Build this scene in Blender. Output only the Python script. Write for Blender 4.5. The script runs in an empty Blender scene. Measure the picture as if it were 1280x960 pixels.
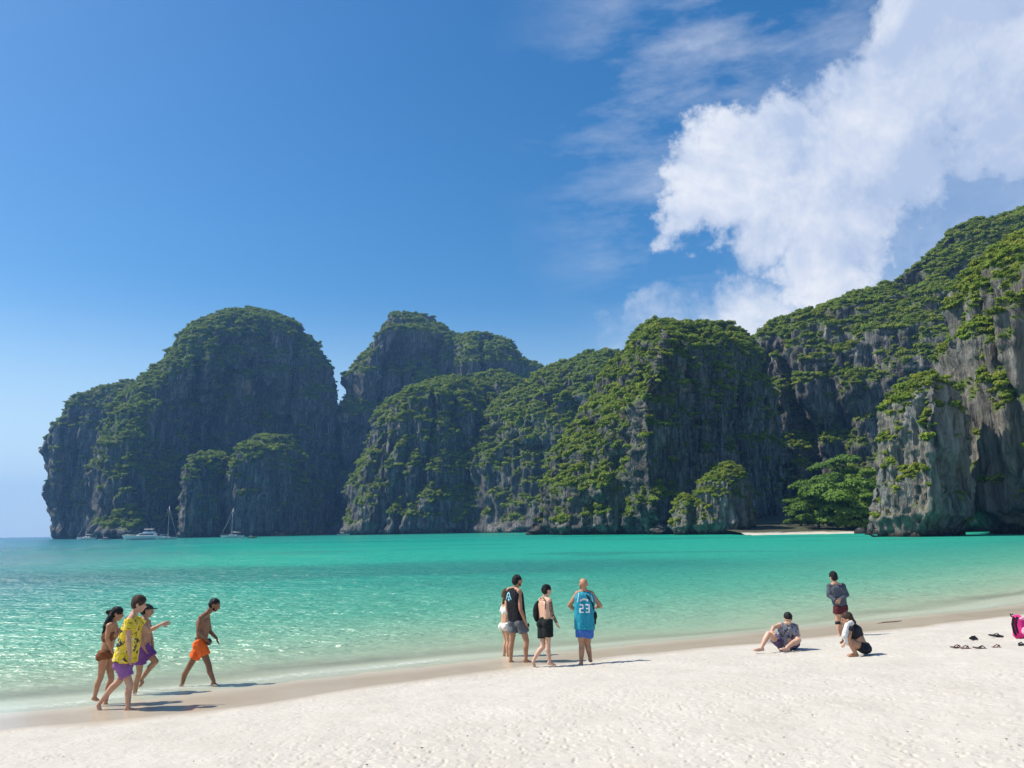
import bpy, bmesh, math, random
import numpy as np
from mathutils import Vector, Matrix
from math import radians, sin, cos, pi

# ------------------------------------------------------------------ camera
scene = bpy.context.scene
COL = scene.collection
CAM_Z = 2.95            # metres above the sea: eye height on top of the beach slope
FPX = 962.0             # focal length in pixels of the 1280 px wide photograph
PITCH = math.atan(180.5 / FPX)
ROLL = 0.0172
CF = np.array([0, cos(PITCH), sin(PITCH)])
_r = np.array([1.0, 0, 0]); _u = np.array([0, -sin(PITCH), cos(PITCH)])
CR = _r * cos(ROLL) - _u * sin(ROLL)
CU = _r * sin(ROLL) + _u * cos(ROLL)
CAMP = np.array([0, 0, CAM_Z])
cam_data = bpy.data.cameras.new('camera')
cam = bpy.data.objects.new('camera', cam_data)
COL.objects.link(cam)
cam_data.sensor_width = 36.0
cam_data.lens = FPX / 1280 * 36
cam_data.clip_start = 0.1
cam_data.clip_end = 30000
cam.matrix_world = Matrix(((CR[0], CU[0], -CF[0], 0), (CR[1], CU[1], -CF[1], 0), (CR[2], CU[2], -CF[2], CAM_Z), (0, 0, 0, 1)))
scene.camera = cam

# ------------------------------------------------------------------ light
SUN_EL = radians(52)
SUN_AZ = radians(-85)                 # measured from +Y towards +X: from the left, a little behind the cliffs
SUN_DIR = Vector((sin(SUN_AZ) * cos(SUN_EL), cos(SUN_AZ) * cos(SUN_EL), sin(SUN_EL)))
sun_data = bpy.data.lights.new('sun', 'SUN')
sun_data.energy = 5.0
sun_data.angle = radians(0.53)
sun_data.color = (1.0, 0.93, 0.80)
sun = bpy.data.objects.new('sun', sun_data)
COL.objects.link(sun)
sun.rotation_euler = (-SUN_DIR).to_track_quat('-Z', 'Y').to_euler()
scene.view_settings.view_transform = 'Standard'
scene.view_settings.look = 'None'
scene.view_settings.gamma = 1
scene.view_settings.use_curve_mapping = False
scene.view_settings.exposure = 0.35
scene.render.engine = 'CYCLES'
scene.cycles.use_denoising = True
scene.cycles.max_bounces = 6
scene.cycles.diffuse_bounces = 2
scene.cycles.glossy_bounces = 2
scene.cycles.transparent_max_bounces = 12
scene.cycles.volume_bounces = 0
scene.cycles.sample_clamp_indirect = 6
scene.cycles.caustics_reflective = False
scene.cycles.caustics_refractive = False

def ray(px, py):
    return CF + CR * (px - 640) / FPX - CU * (py - 480) / FPX
def at_y(px, py, Y):
    d = ray(px, py); return CAMP + d * (Y / d[1])
def at_z(px, py, Z=0.0):
    d = ray(px, py); return CAMP + d * ((Z - CAM_Z) / d[2])

# ------------------------------------------------------------------ node helpers
def new_mat(name):
    m = bpy.data.materials.new(name); m.use_nodes = True
    nt = m.node_tree; nt.nodes.clear()
    return m, nt
class NT:
    def __init__(s, nt): s.nt = nt
    def n(s, t, ins=None, **kw):
        nd = s.nt.nodes.new(t)
        for k, v in kw.items(): setattr(nd, k, v)
        for k, v in (ins or {}).items(): s.set(nd.inputs[k], v)
        return nd
    def set(s, sock, v):
        if isinstance(v, bpy.types.NodeSocket): s.nt.links.new(v, sock)
        elif isinstance(v, bpy.types.Node): s.nt.links.new(v.outputs[0], sock)
        else: sock.default_value = v
    def m(s, op, a, b=None, c=None, clamp=False):
        nd = s.nt.nodes.new('ShaderNodeMath'); nd.operation = op; nd.use_clamp = clamp
        for i, v in enumerate((a, b, c)):
            if v is not None: s.set(nd.inputs[i], v)
        return nd.outputs[0]
    def vm(s, op, a, b=None, out=0):
        nd = s.nt.nodes.new('ShaderNodeVectorMath'); nd.operation = op
        s.set(nd.inputs[0], a)
        if b is not None: s.set(nd.inputs[1], b)
        return nd.outputs['Value'] if op in ('DOT_PRODUCT', 'LENGTH', 'DISTANCE') else nd.outputs[0]
    def mr(s, v, a, b, c=0.0, d=1.0, smooth=False):
        nd = s.nt.nodes.new('ShaderNodeMapRange')
        if smooth: nd.interpolation_type = 'SMOOTHSTEP'
        for i, x in enumerate((v, a, b, c, d)): s.set(nd.inputs[i], x)
        return nd.outputs[0]
    def mix(s, f, a, b, blend='MIX'):
        nd = s.nt.nodes.new('ShaderNodeMix'); nd.data_type = 'RGBA'; nd.blend_type = blend
        s.set(nd.inputs[0], f)
        for i, v in ((6, a), (7, b)):
            if isinstance(v, (tuple, list)) and len(v) == 3: v = (*v, 1)
            s.set(nd.inputs[i], v)
        return nd.outputs[2]
    def noise(s, vec, scale, detail=4, rough=0.55, dist=0.0):
        nd = s.nt.nodes.new('ShaderNodeTexNoise')
        s.set(nd.inputs['Vector'], vec); nd.inputs['Scale'].default_value = scale
        nd.inputs['Detail'].default_value = detail; nd.inputs['Roughness'].default_value = rough
        nd.inputs['Distortion'].default_value = dist
        return nd.outputs[0]
    def ramp(s, v, stops):
        nd = s.nt.nodes.new('ShaderNodeValToRGB'); s.set(nd.inputs[0], v)
        el = nd.color_ramp.elements
        while len(el) < len(stops): el.new(0.5)
        for e, (p, c) in zip(el, stops):
            e.position = p; e.color = (*c, 1) if len(c) == 3 else c
        return nd.outputs[0]
    def mapping(s, vec, scale=(1, 1, 1)):
        nd = s.nt.nodes.new('ShaderNodeMapping'); s.set(nd.inputs[0], vec); nd.inputs['Scale'].default_value = scale
        return nd.outputs[0]
    def bump(s, h, strength, dist, normal=None):
        nd = s.nt.nodes.new('ShaderNodeBump'); s.set(nd.inputs['Height'], h)
        nd.inputs['Strength'].default_value = strength; nd.inputs['Distance'].default_value = dist
        if normal is not None: s.set(nd.inputs['Normal'], normal)
        return nd.outputs[0]
    def out(s, surf=None, vol=None):
        o = s.nt.nodes.new('ShaderNodeOutputMaterial')
        if surf is not None: s.set(o.inputs[0], surf)
        if vol is not None: s.set(o.inputs[1], vol)

# ------------------------------------------------------------------ world: physical sky with a bank of cumulus on the right
world = bpy.data.worlds.new('World'); scene.world = world; world.use_nodes = True
wn = world.node_tree; wn.nodes.clear(); W = NT(wn)
sky_tex = W.n('ShaderNodeTexSky', sky_type='NISHITA', sun_disc=False)
sky_tex.sun_elevation = SUN_EL
sky_tex.sun_rotation = SUN_AZ
sky_tex.altitude = 0; sky_tex.air_density = 1.0; sky_tex.dust_density = 0.9; sky_tex.ozone_density = 1.6
tc = W.n('ShaderNodeTexCoord').outputs['Generated']
wdir = W.vm('NORMALIZE', tc)
def wd(px, py):
    d = ray(px, py); return tuple(d / np.linalg.norm(d))
# cloud field: soft puffs along the bank, broken up with noise; it thins out on the left
big = W.noise(wdir, 5.0, 7, 0.62, 0.35)
fine = W.noise(wdir, 15.0, 9, 0.66, 0.5)
lit_shift = tuple(0.035 * x for x in (SUN_DIR - Vector((0, 1, 0)) * 0.2))
big_s = W.noise(W.vm('ADD', wdir, lit_shift), 5.0, 7, 0.62, 0.35)
fine_s = W.noise(W.vm('ADD', wdir, tuple(0.35 * x for x in lit_shift)), 15.0, 9, 0.66, 0.5)
warp = W.vm('ADD', wdir, W.vm('MULTIPLY', W.vm('SUBTRACT', W.n('ShaderNodeTexNoise', {'Vector': wdir, 'Scale': 7.0, 'Detail': 5.0}).outputs['Color'], (0.5, 0.5, 0.5)), (0.2, 0.2, 0.2)))
warp = W.vm('ADD', warp, W.vm('MULTIPLY', W.vm('SUBTRACT', W.n('ShaderNodeTexNoise', {'Vector': wdir, 'Scale': 24.0, 'Detail': 6.0, 'Roughness': 0.65}).outputs['Color'], (0.5, 0.5, 0.5)), (0.09, 0.09, 0.09)))
wd2 = W.vm('NORMALIZE', warp)
CLOUDS = [(1180, 40, 170, 1.0), (1100, 130, 120, 1.0), (1290, 130, 140, 1.0), (1000, 230, 115, 1.0), (905, 205, 80, .95), (880, 255, 62, .9),
          (1040, 290, 95, 1.0), (945, 292, 60, .8), (1130, 200, 110, .9), (1285, 190, 70, .85), (1052, 352, 45, .7), (985, 394, 48, .72), (1080, 345, 50, .6),
          (900, 405, 60, .62), (840, 412, 50, .55), (785, 422, 45, .5), (940, 392, 60, .7), (1400, 40, 200, 1.0), (1480, 190, 170, .9), (1330, -120, 220, 1.0), (1600, -60, 260, .9), (1150, -90, 130, .55), (1180, 310, 55, .55)]
field = None
for (cx, cy, r, st) in CLOUDS:
    d = W.vm('DOT_PRODUCT', wd2, wd(cx, cy))
    ang = r / FPX / (1 + ((cx - 640) ** 2 + (cy - 480) ** 2) / FPX ** 2)
    v = W.mr(d, cos(ang * 1.45), cos(ang * 0.35), 0.0, st, True)
    field = v if field is None else W.m('MAXIMUM', field, v)
# scattered cloud away to the right of and behind the beach, as on any such day
sx = W.n('ShaderNodeSeparateXYZ', {0: wdir})
rest = W.m('MULTIPLY', W.mr(sx.outputs[1], 0.25, -0.35), W.mr(W.noise(wdir, 2.2, 3), 0.5, 0.72, 0, 0.85))
field = W.m('MAXIMUM', field, rest)
dens = W.m('ADD', field, W.m('ADD', W.m('MULTIPLY', W.m('SUBTRACT', big, 0.5), 0.85), W.m('MULTIPLY', W.m('SUBTRACT', fine, 0.5), 0.42)))
cov = W.mr(dens, 0.33, 0.92, 0, 1, True)
cov = W.m('MULTIPLY', cov, W.mr(field, 0.02, 0.3))
veil = W.m('MULTIPLY', W.mr(W.noise(W.mapping(wdir, (3, 3, 9)), 1.6, 6, 0.6), 0.46, 0.75), W.mr(W.vm('DOT_PRODUCT', wdir, wd(1080, 130)), 0.90, 0.985, 0, 0.55, True))
veil2 = W.m('MULTIPLY', W.mr(W.noise(W.mapping(wdir, (2, 2, 5)), 2.2, 5, 0.6), 0.25, 0.65, 0.45, 1.0), W.mr(W.vm('DOT_PRODUCT', wdir, wd(1200, 270)), 0.965, 0.996, 0, 0.62, True))
cov = W.m('MAXIMUM', W.m('MAXIMUM', cov, veil), veil2)
# self-shading of the puffs: denser towards the sun means shade
shade = W.m('ADD', W.m('MULTIPLY', W.m('SUBTRACT', big, big_s), 2.0), W.m('MULTIPLY', W.m('SUBTRACT', fine, fine_s), 0.45))
body = W.noise(W.vm('ADD', wd2, (0.02, 0.0, 0.03)), 3.4, 4, 0.55, 0.3)
thick = W.mr(W.vm('DOT_PRODUCT', wd2, wd(1290, 60)), 0.955, 0.998, 0, 0.55, True)
lit = W.m('ADD', W.m('SUBTRACT', W.m('ADD', 0.66, shade), thick), W.m('MULTIPLY', W.m('SUBTRACT', body, 0.5), 1.3))
ccol = W.mix(W.mr(lit, 0.15, 0.85), (5.0, 6.0, 8.0), (9.6, 9.7, 10.0))
# whiter air low over the sea
skyz = W.n('ShaderNodeSeparateXYZ', {0: wdir}).outputs[2]
clear = W.n('ShaderNodeHueSaturation', {'Saturation': 1.42, 'Value': 1.36, 'Color': sky_tex.outputs[0]}).outputs[0]
clear = W.mix(W.mr(skyz, 0.0, 0.30, 0.9, 0.0, True), clear, (8.6, 9.6, 10.8))
clear = W.mix(1.0, clear, (0.93, 1.03, 1.03), 'MULTIPLY')
skc = W.mix(cov, clear, ccol)
bg = W.n('ShaderNodeBackground', {'Color': skc, 'Strength': 0.08})
wout = W.n('ShaderNodeOutputWorld', {0: bg})

# ------------------------------------------------------------------ numpy noise
def _hash(ix, iy, iz, seed):
    h = (ix.astype(np.int64) * 374761393 + iy.astype(np.int64) * 668265263 + iz.astype(np.int64) * 2147483647 + seed * 1274126177) & 0xFFFFFFFF
    h = ((h ^ (h >> 13)) * 1274126177) & 0xFFFFFFFF
    h = ((h ^ (h >> 16)) * 2246822519) & 0xFFFFFFFF
    return ((h ^ (h >> 15)) & 0xFFFF).astype(np.float32) / 65535.0
def vnoise(x, y, z, seed=0):
    x0 = np.floor(x); y0 = np.floor(y); z0 = np.floor(z)
    fx = (x - x0).astype(np.float32); fy = (y - y0).astype(np.float32); fz = (z - z0).astype(np.float32)
    fx = fx * fx * fx * (fx * (fx * 6 - 15) + 10); fy = fy * fy * fy * (fy * (fy * 6 - 15) + 10); fz = fz * fz * fz * (fz * (fz * 6 - 15) + 10)
    r = 0
    for a in (0, 1):
        wx = fx if a else 1 - fx
        for b in (0, 1):
            wy = fy if b else 1 - fy
            for c in (0, 1):
                wz = fz if c else 1 - fz
                r = r + _hash(x0 + a, y0 + b, z0 + c, seed) * wx * wy * wz
    return r * 2 - 1
def fbm(x, y, z, octv=4, seed=0, gain=0.5):
    s = 0; a = 1.0; t = 0
    for i in range(octv):
        s = s + a * vnoise(x, y, z, seed + i * 17); t += a
        x = x * 2.03 + 5.1; y = y * 2.03 + 1.7; z = z * 2.03 + 9.2; a *= gain
    return s / t

# ------------------------------------------------------------------ object helpers
def tag(o, label=None, cat=None, group=None, kind=None):
    if label: o['label'] = label
    if cat: o['category'] = cat
    if group: o['group'] = group
    if kind: o['kind'] = kind
    return o
def mesh_np(name, verts, quads, mat, smooth=True, parent=None):
    me = bpy.data.meshes.new(name)
    v = np.asarray(verts, np.float32).reshape(-1, 3); q = np.asarray(quads, np.int32)
    me.vertices.add(len(v)); me.vertices.foreach_set('co', v.ravel())
    k = q.shape[1]
    me.loops.add(q.size); me.loops.foreach_set('vertex_index', q.ravel())
    me.polygons.add(len(q)); me.polygons.foreach_set('loop_start', np.arange(0, q.size, k, dtype=np.int32))
    me.update(calc_edges=True)
    me.polygons.foreach_set('use_smooth', np.full(len(q), smooth))
    if mat: me.materials.append(mat)
    o = bpy.data.objects.new(name, me); COL.objects.link(o)
    if parent is not None: o.parent = parent
    return o
def grid_quads(nu, nv, wrap=False, off=0):
    i = np.arange(nu if wrap else nu - 1); j = np.arange(nv - 1)
    I, Jj = np.meshgrid(i, j, indexing='ij'); I2 = (I + 1) % nu
    return np.stack([I * nv + Jj, I2 * nv + Jj, I2 * nv + Jj + 1, I * nv + Jj + 1], -1).reshape(-1, 4) + off
def vattr(o, name, arr):
    a = o.data.attributes.new(name, 'FLOAT', 'POINT'); a.data.foreach_set('value', np.asarray(arr, np.float32).ravel())

# ------------------------------------------------------------------ beach and sea
WATER_PX = [(0, 893), (100, 884), (200, 872), (300, 862), (400, 850), (500, 837), (600, 824), (700, 814), (800, 805), (900, 796), (1000, 786), (1100, 776), (1200, 765), (1280, 755)]
shore = [tuple(at_z(px, py, 0)[:2]) for px, py in WATER_PX]
d0 = np.array(shore[0]) - np.array(shore[1]); d0 /= np.linalg.norm(d0)
shore = [tuple(np.array(shore[0]) + d0 * 220 + np.array((0, -60))), tuple(np.array(shore[0]) + d0 * 60 + np.array((0, -9))), tuple(np.array(shore[0]) + d0 * 14)] + shore
shore += [(27, 35.5), (40, 47), (58, 62), (80, 82), (110, 112), (300, 300)]
SH = np.array(shore)
def shore_sd(x, y):
    """signed distance to the waterline, positive on the land side"""
    best = np.full(x.shape, 1e9); sgn = np.ones(x.shape)
    for a, b in zip(SH[:-1], SH[1:]):
        d = b - a; L = d @ d
        t = np.clip(((x - a[0]) * d[0] + (y - a[1]) * d[1]) / L, 0, 1)
        ex = x - a[0] - t * d[0]; ey = y - a[1] - t * d[1]
        q = ex * ex + ey * ey
        c = d[0] * ey - d[1] * ex
        m = q < best
        best = np.where(m, q, best); sgn = np.where(m, np.where(c < 0, 1.0, -1.0), sgn)
    return np.sqrt(best) * sgn
def ground_z0(sd):
    land = np.where(sd < 2.2, 0.042 * sd, 0.0924 + 0.10 * (sd - 2.2) - 0.0008 * np.clip(sd - 2.2, 0, 30) ** 2)
    land = np.minimum(land, 2.6)
    sea = np.where(sd > -6, 0.05 * sd, -0.3 + 0.075 * (sd + 6))
    return np.where(sd > 0, land, np.maximum(sea, -7))
def ground_pt(x, y):
    x = np.array([x], float); y = np.array([y], float)
    return float(ground_z0(shore_sd(x, y))[0])

rng = np.random.default_rng(7)
# one sand sheet; its rows and columns are close together where one stands and wide apart far off
ths = np.concatenate([np.linspace(-82, -40, 40)[:-1], np.linspace(-40, 40, 820), np.linspace(40, 82, 40)[1:]])
rr = np.concatenate([np.linspace(1.0, 7.0, 20)[:-1], 7.0 * (40 / 7.0) ** np.linspace(0, 1, 420), 40 * (420 / 40) ** np.linspace(0, 1, 60)[1:]])
T_, R_ = np.meshgrid(np.radians(ths), rr, indexing='ij')
gx = R_ * np.sin(T_); gy = R_ * np.cos(T_)
gsd = shore_sd(gx, gy)
dry = np.clip((gsd - 1.75 - 0.35 * fbm(gx * 0.4, gy * 0.4, gx * 0, 2, 3)) / 0.5, 0, 1)
gz = ground_z0(gsd + 0.25 * fbm(gx * 0.25, gy * 0.25, gx * 0, 2, 5) * (gsd > -3))
near = np.clip((60 - R_) / 30, 0, 1)
lump = 0.022 * fbm(gx * 1.6, gy * 1.6, gx * 0, 3, 11) + 0.03 * fbm(gx * 0.35, gy * 0.35, gx * 0, 2, 12)
# trampled sand: shallow prints everywhere, each with a raised rim
cell = 0.16
pit = np.zeros_like(gx)
for s in range(2):
    ox = gx / cell + 0.37 * s + 0.25 * fbm(gx * .9, gy * .9, gx * 0, 2, 40 + s); oy = gy / cell + 0.61 * s
    ix = np.floor(ox); iy = np.floor(oy)
    jx = _hash(ix, iy, ix * 0, 51 + s) * .5 + .25; jy = _hash(ix, iy, ix * 0, 61 + s) * .5 + .25
    an = _hash(ix, iy, ix * 0, 71 + s) * 6.283; on = _hash(ix, iy, ix * 0, 81 + s)
    ax = (ox - ix - jx); ay = (oy - iy - jy)
    u = ax * np.cos(an) + ay * np.sin(an); v = -ax * np.sin(an) + ay * np.cos(an)
    q = (u / 0.40) ** 2 + (v / 0.14) ** 2
    dpt = np.where(on > 0.45, 0.006 + 0.022 * (on - .45), 0.0)
    pit += dpt * (-np.exp(-q * 1.6) * 1.15 + 0.3 * np.exp(-(np.sqrt(q) - 1.25) ** 2 * 7))
gz = gz + dry * near * (lump + pit * 1.1 * np.clip(.75 + 1.1 * fbm(gx * .45, gy * .45, gx * 0, 3, 91), .1, 1.5) + 0.006 * fbm(gx * 7, gy * 7, gx * 0, 2, 19))
m_sand, nt = new_mat('coral_sand'); N = NT(nt)
geo = N.n('ShaderNodeNewGeometry').outputs['Position']
wet_a = N.n('ShaderNodeAttribute', attribute_name='dry').outputs['Fac']
grain = N.noise(geo, 60, 3, 0.7); blot = N.noise(geo, 0.9, 4, 0.6); mid = N.noise(geo, 9, 4, 0.7)
dcol = N.mix(N.mr(blot, 0.3, 0.7), (0.485, 0.448, 0.390), (0.540, 0.508, 0.452))
dcol = N.mix(N.m('MULTIPLY', N.mr(mid, 0.55, 0.75), 0.4), dcol, (0.42, 0.375, 0.315))
dcol = N.mix(N.mr(N.noise(geo, 3.1, 5, 0.75), 0.71, 0.76, 0, 0.5), dcol, (0.22, 0.18, 0.14))
wcol = N.mix(N.mr(blot, 0.3, 0.7), (0.43, 0.355, 0.265), (0.48, 0.41, 0.32))
gzz = N.n('ShaderNodeSeparateXYZ', {0: geo}).outputs[2]
wcol = N.mix(N.mr(gzz, 0.03, -0.03), wcol, (0.66, 0.62, 0.50))
ground_col = N.mix(wet_a, wcol, dcol)
h = N.m('ADD', N.m('MULTIPLY', mid, 0.02), N.m('MULTIPLY', grain, 0.004))
bmp = N.n('ShaderNodeBump', {'Height': h, 'Strength': N.mr(wet_a, 0, 1, 0.03, 0.9), 'Distance': 1.0}).outputs[0]
pb = N.n('ShaderNodeBsdfPrincipled', {'Base Color': ground_col, 'Roughness': N.mr(wet_a, 0, 1, 0.22, 0.95), 'Normal': bmp, 'Specular IOR Level': N.mr(wet_a, 0, 1, 0.2, 0.1)})
N.out(pb)
nu, nv = gx.shape
beach = mesh_np('sand_beach', np.stack([gx, gy, gz], -1), grid_quads(nu, nv)[:, ::-1], m_sand)
vattr(beach, 'dry', dry)
tag(beach, 'pale coral sand beach sloping down to the lagoon', 'beach', kind='structure')

# the sea: a sheet that starts just under the sand and runs out to the horizon
rw = np.concatenate([6.0 * (60 / 6.0) ** np.linspace(0, 1, 420), 60 * (900 / 60) ** np.linspace(0, 1, 160)[1:], 900 * (4800 / 900) ** np.linspace(0, 1, 30)[1:]])
tw = np.concatenate([np.linspace(-85, -40, 40)[:-1], np.linspace(-40, 40, 560), np.linspace(40, 85, 40)[1:]])
T_, R_ = np.meshgrid(np.radians(tw), rw, indexing='ij')
wx = R_ * np.sin(T_); wy = R_ * np.cos(T_)
wsd = -shore_sd(wx, wy)
att = np.clip((90 - R_) / 50, 0, 1) * np.clip((wsd + 1.0) / 4, 0.25, 1)
wz = att * (0.035 * fbm(wx * 0.55 + wy * .2, wy * 1.3, wx * 0, 3, 23) + 0.03 * fbm(wx * 1.5, wy * 2.9, wx * 0, 3, 29, .6))
# tiny swash lines running up the sand
lap = np.exp(-((wsd - 0.5 - 0.5 * fbm(wx * .3, wy * .3, wx * 0, 2, 37)) / 0.28) ** 2) + 0.6 * np.exp(-((wsd - 2.4 - 0.8 * fbm(wx * .22, wy * .22, wx * 0, 2, 38)) / 0.4) ** 2)
lap = lap * np.clip(0.35 + 1.3 * fbm(wx * .18, wy * .18, wx * 0, 2, 43), 0, 1)
wz = wz + 0.022 * lap
m_sea, nt = new_mat('lagoon_water'); N = NT(nt)
geo = N.n('ShaderNodeNewGeometry').outputs['Position']
off = N.n('ShaderNodeAttribute', attribute_name='offshore').outputs['Fac']
dist = N.vm('LENGTH', geo)
sep = N.n('ShaderNodeSeparateXYZ', {0: geo})
# colour of the water body grows with its depth: pale over sand, mint, turquoise, then blue out in the mouth of the bay
wob = N.m('ADD', off, N.m('MULTIPLY', N.m('SUBTRACT', N.noise(N.mapping(geo, (.03, .06, 1)), 1, 3), 0.5), 8.0))
lg = N.m('LOGARITHM', N.m('MAXIMUM', wob, 0.5), 10.0)
fac = N.m('DIVIDE', lg, 3.2)
deep = N.ramp(fac, [(0.0, (0.68, 0.70, 0.54)), (0.18, (0.42, 0.62, 0.46)), (0.33, (0.13, 0.50, 0.37)), (0.45, (0.028, 0.42, 0.335)), (0.60, (0.012, 0.45, 0.35)), (0.80, (0.008, 0.45, 0.34)), (0.90, (0.012, 0.32, 0.33)), (1.0, (0.012, 0.12, 0.25))])
# bluer water on the open side
side = N.m('MULTIPLY', N.mr(N.m('ADD', N.m('DIVIDE', sep.outputs[0], N.m('ADD', sep.outputs[1], 1.0)), N.m('MULTIPLY', N.m('SUBTRACT', N.noise(N.mapping(geo, (.02, .012, 1)), 1, 3), 0.5), 0.3)), -0.30, -0.72, 0, 1, True), N.mr(off, 6, 45, 0, 0.85, True))
deep = N.mix(side, deep, (0.035, 0.19, 0.30))
# dark weed and coral beds on the bottom
pos2 = N.vm('ADD', N.mapping(geo, (.014, .03, 1)), N.vm('MULTIPLY', N.n('ShaderNodeTexNoise', {'Vector': geo, 'Scale': .06}).outputs['Color'], (.35, .35, 0)))
weed = N.mr(N.noise(pos2, 1.0, 4, 0.6), 0.52, 0.60, 0, 1, True)
bed = N.mr(N.vm('LENGTH', N.vm('MULTIPLY', N.vm('SUBTRACT', N.vm('ADD', geo, N.vm('MULTIPLY', N.n('ShaderNodeTexNoise', {'Vector': geo, 'Scale': .05, 'Detail': 4.0}).outputs['Color'], (40, 20, 0))), (8, 71, 0)), (0.026, 0.062, 0))), 0.35, 1.15, 0.85, 0, True)
weed = N.m('MAXIMUM', N.m('MULTIPLY', weed, 0.55), bed)
weed = N.m('MULTIPLY', weed, N.m('MULTIPLY', N.mr(off, 15, 32), N.mr(off, 170, 320, 0.55, 0)))
deep = N.mix(weed, deep, (0.010, 0.085, 0.125))
alpha = N.ramp(fac, [(0.0, (0.0,) * 3), (0.10, (0.65,) * 3), (0.24, (0.88,) * 3), (0.42, (0.9,) * 3), (0.5, (1,) * 3)])
alpha = N.m('MULTIPLY', alpha, N.mr(off, -0.1, 1.0))
# ripples
def ripple(scale, sy, det=3):
    return N.noise(N.mapping(geo, (scale, scale * sy, scale)), 1.0, det, 0.62, 0.25)
r1 = ripple(0.7, 2.2); r2 = ripple(3.0, 2.0); r3 = ripple(0.12, 2.6)
hh = N.m('ADD', N.m('ADD', N.m('MULTIPLY', r1, 0.34), N.m('MULTIPLY', r2, 0.13)), N.m('MULTIPLY', r3, 0.6))
bstr = N.mr(off, 0.2, 5, 0.12, 1.0)
bn = N.n('ShaderNodeBump', {'Height': hh, 'Strength': bstr, 'Distance': 1.0}).outputs[0]
foam_a = N.n('ShaderNodeAttribute', attribute_name='foam').outputs['Fac']
foam = N.m('MULTIPLY', N.mr(N.noise(geo, 9, 5, 0.75), 0.47, 0.62), N.mr(foam_a, 0.35, 0.95, 0, 0.5))
glint = N.mr(N.m('ADD', N.m('MULTIPLY', r1, .6), N.m('MULTIPLY', r2, .4)), 0.42, 0.62, 0.82, 1.12)
deep = N.mix(1.0, deep, (0.62, 0.66, 0.60), 'MULTIPLY')
diff = N.n('ShaderNodeBsdfDiffuse', {'Color': deep, 'Normal': bn})
tra = N.n('ShaderNodeBsdfTransparent', {'Color': (0.90, 0.96, 0.93, 1)})
bodyw = N.n('ShaderNodeMixShader', {0: alpha, 1: tra, 2: diff})
gl = N.n('ShaderNodeBsdfGlossy', {'Color': (1, 1, 1, 1), 'Roughness': N.mr(off, 25, 160, 0.36, 0.14), 'Normal': bn})
fr = N.n('ShaderNodeFresnel', {'IOR': 1.33, 'Normal': bn}).outputs[0]
surf = N.n('ShaderNodeMixShader', {0: N.m('MINIMUM', N.m('MULTIPLY', fr, N.mr(off, 60, 300, 0.55, 0.75)), N.mr(off, 60, 300, 0.11, 0.45)), 1: bodyw, 2: gl})
fo = N.n('ShaderNodeBsdfDiffuse', {'Color': (0.7, 0.72, 0.70, 1)})
surf = N.n('ShaderNodeMixShader', {0: foam, 1: surf, 2: fo})
N.out(surf)
nu, nv = wx.shape
sea = mesh_np('sea', np.stack([wx, wy, wz], -1), grid_quads(nu, nv)[:, ::-1], m_sea)
vattr(sea, 'offshore', wsd); vattr(sea, 'foam', lap)
tag(sea, 'clear turquoise lagoon water between the beach and the cliffs', 'sea', kind='structure')
# sea bed beyond the sand sheet
zb = -7.3
seabed = mesh_np('seabed', [(-4900, -500, zb), (4900, -500, zb), (4900, 4900, zb), (-4900, 4900, zb)], [(0, 1, 2, 3)], m_sand, False)
tag(seabed, 'sandy sea bed under the deep water', 'seabed', kind='structure')

# ------------------------------------------------------------------ limestone cliffs
m_rock, nt = new_mat('karst_limestone'); N = NT(nt)
geo_n = N.n('ShaderNodeNewGeometry'); geo = geo_n.outputs['Position']
gp = N.n('ShaderNodeAttribute', attribute_name='green').outputs['Fac']
streak = N.noise(N.mapping(geo, (0.35, 0.35, 0.035)), 1.0, 6, 0.68, 0.6)
streak2 = N.noise(N.mapping(geo, (0.09, 0.09, 0.012)), 1.0, 5, 0.6, 0.8)
blot = N.noise(geo, 0.05, 5, 0.62)
c = N.ramp(streak, [(0.30, (0.025, 0.025, 0.025)), (0.45, (0.060, 0.060, 0.058)), (0.57, (0.20, 0.195, 0.185)), (0.70, (0.56, 0.54, 0.49))])
streak3 = N.noise(N.mapping(geo, (1.15, 1.15, 0.07)), 1.0, 4, 0.65, 0.4)
c = N.mix(N.mr(streak3, 0.40, 0.66, 0.0, 0.8), N.mix(0.35, c, (0.01, 0.01, 0.01)), N.mix(0.5, c, (0.55, 0.53, 0.49)))
c = N.mix(N.mr(streak2, 0.35, 0.62, 0.75, 0.0), c, (0.05, 0.05, 0.052))
c = N.mix(N.mr(N.noise(N.mapping(geo, (0.06, 0.06, 0.025)), 1.0, 4, 0.6, 0.5), 0.62, 0.70, 0, 0.7), c, (0.40, 0.285, 0.19))
pa = N.n('ShaderNodeAttribute', attribute_name='pale').outputs['Fac']
c = N.mix(N.m('MULTIPLY', pa, N.mr(streak, 0.36, 0.56, 0.3, 1.0)), c, N.mix(N.mr(blot, 0.42, 0.6), (0.40, 0.385, 0.36), (0.42, 0.34, 0.25)))
c = N.mix(N.m('MULTIPLY', N.mr(N.noise(geo, 0.35, 6, 0.7), 0.36, 0.52), gp), c, (0.105, 0.155, 0.028))
tide = N.n('ShaderNodeSeparateXYZ', {0: geo}).outputs[2]
c = N.mix(N.mr(N.m('ADD', tide, N.m('MULTIPLY', blot, 1.6)), 2.4, 1.2), c, (0.035, 0.032, 0.028))
hb = N.m('ADD', N.m('MULTIPLY', streak3, 1.2), N.m('MULTIPLY', streak, 2.4))
hb = N.m('ADD', hb, N.m('MULTIPLY', N.noise(N.mapping(geo, (1.0, 1.0, 0.35)), 1.0, 5, 0.7), 0.8))
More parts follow.
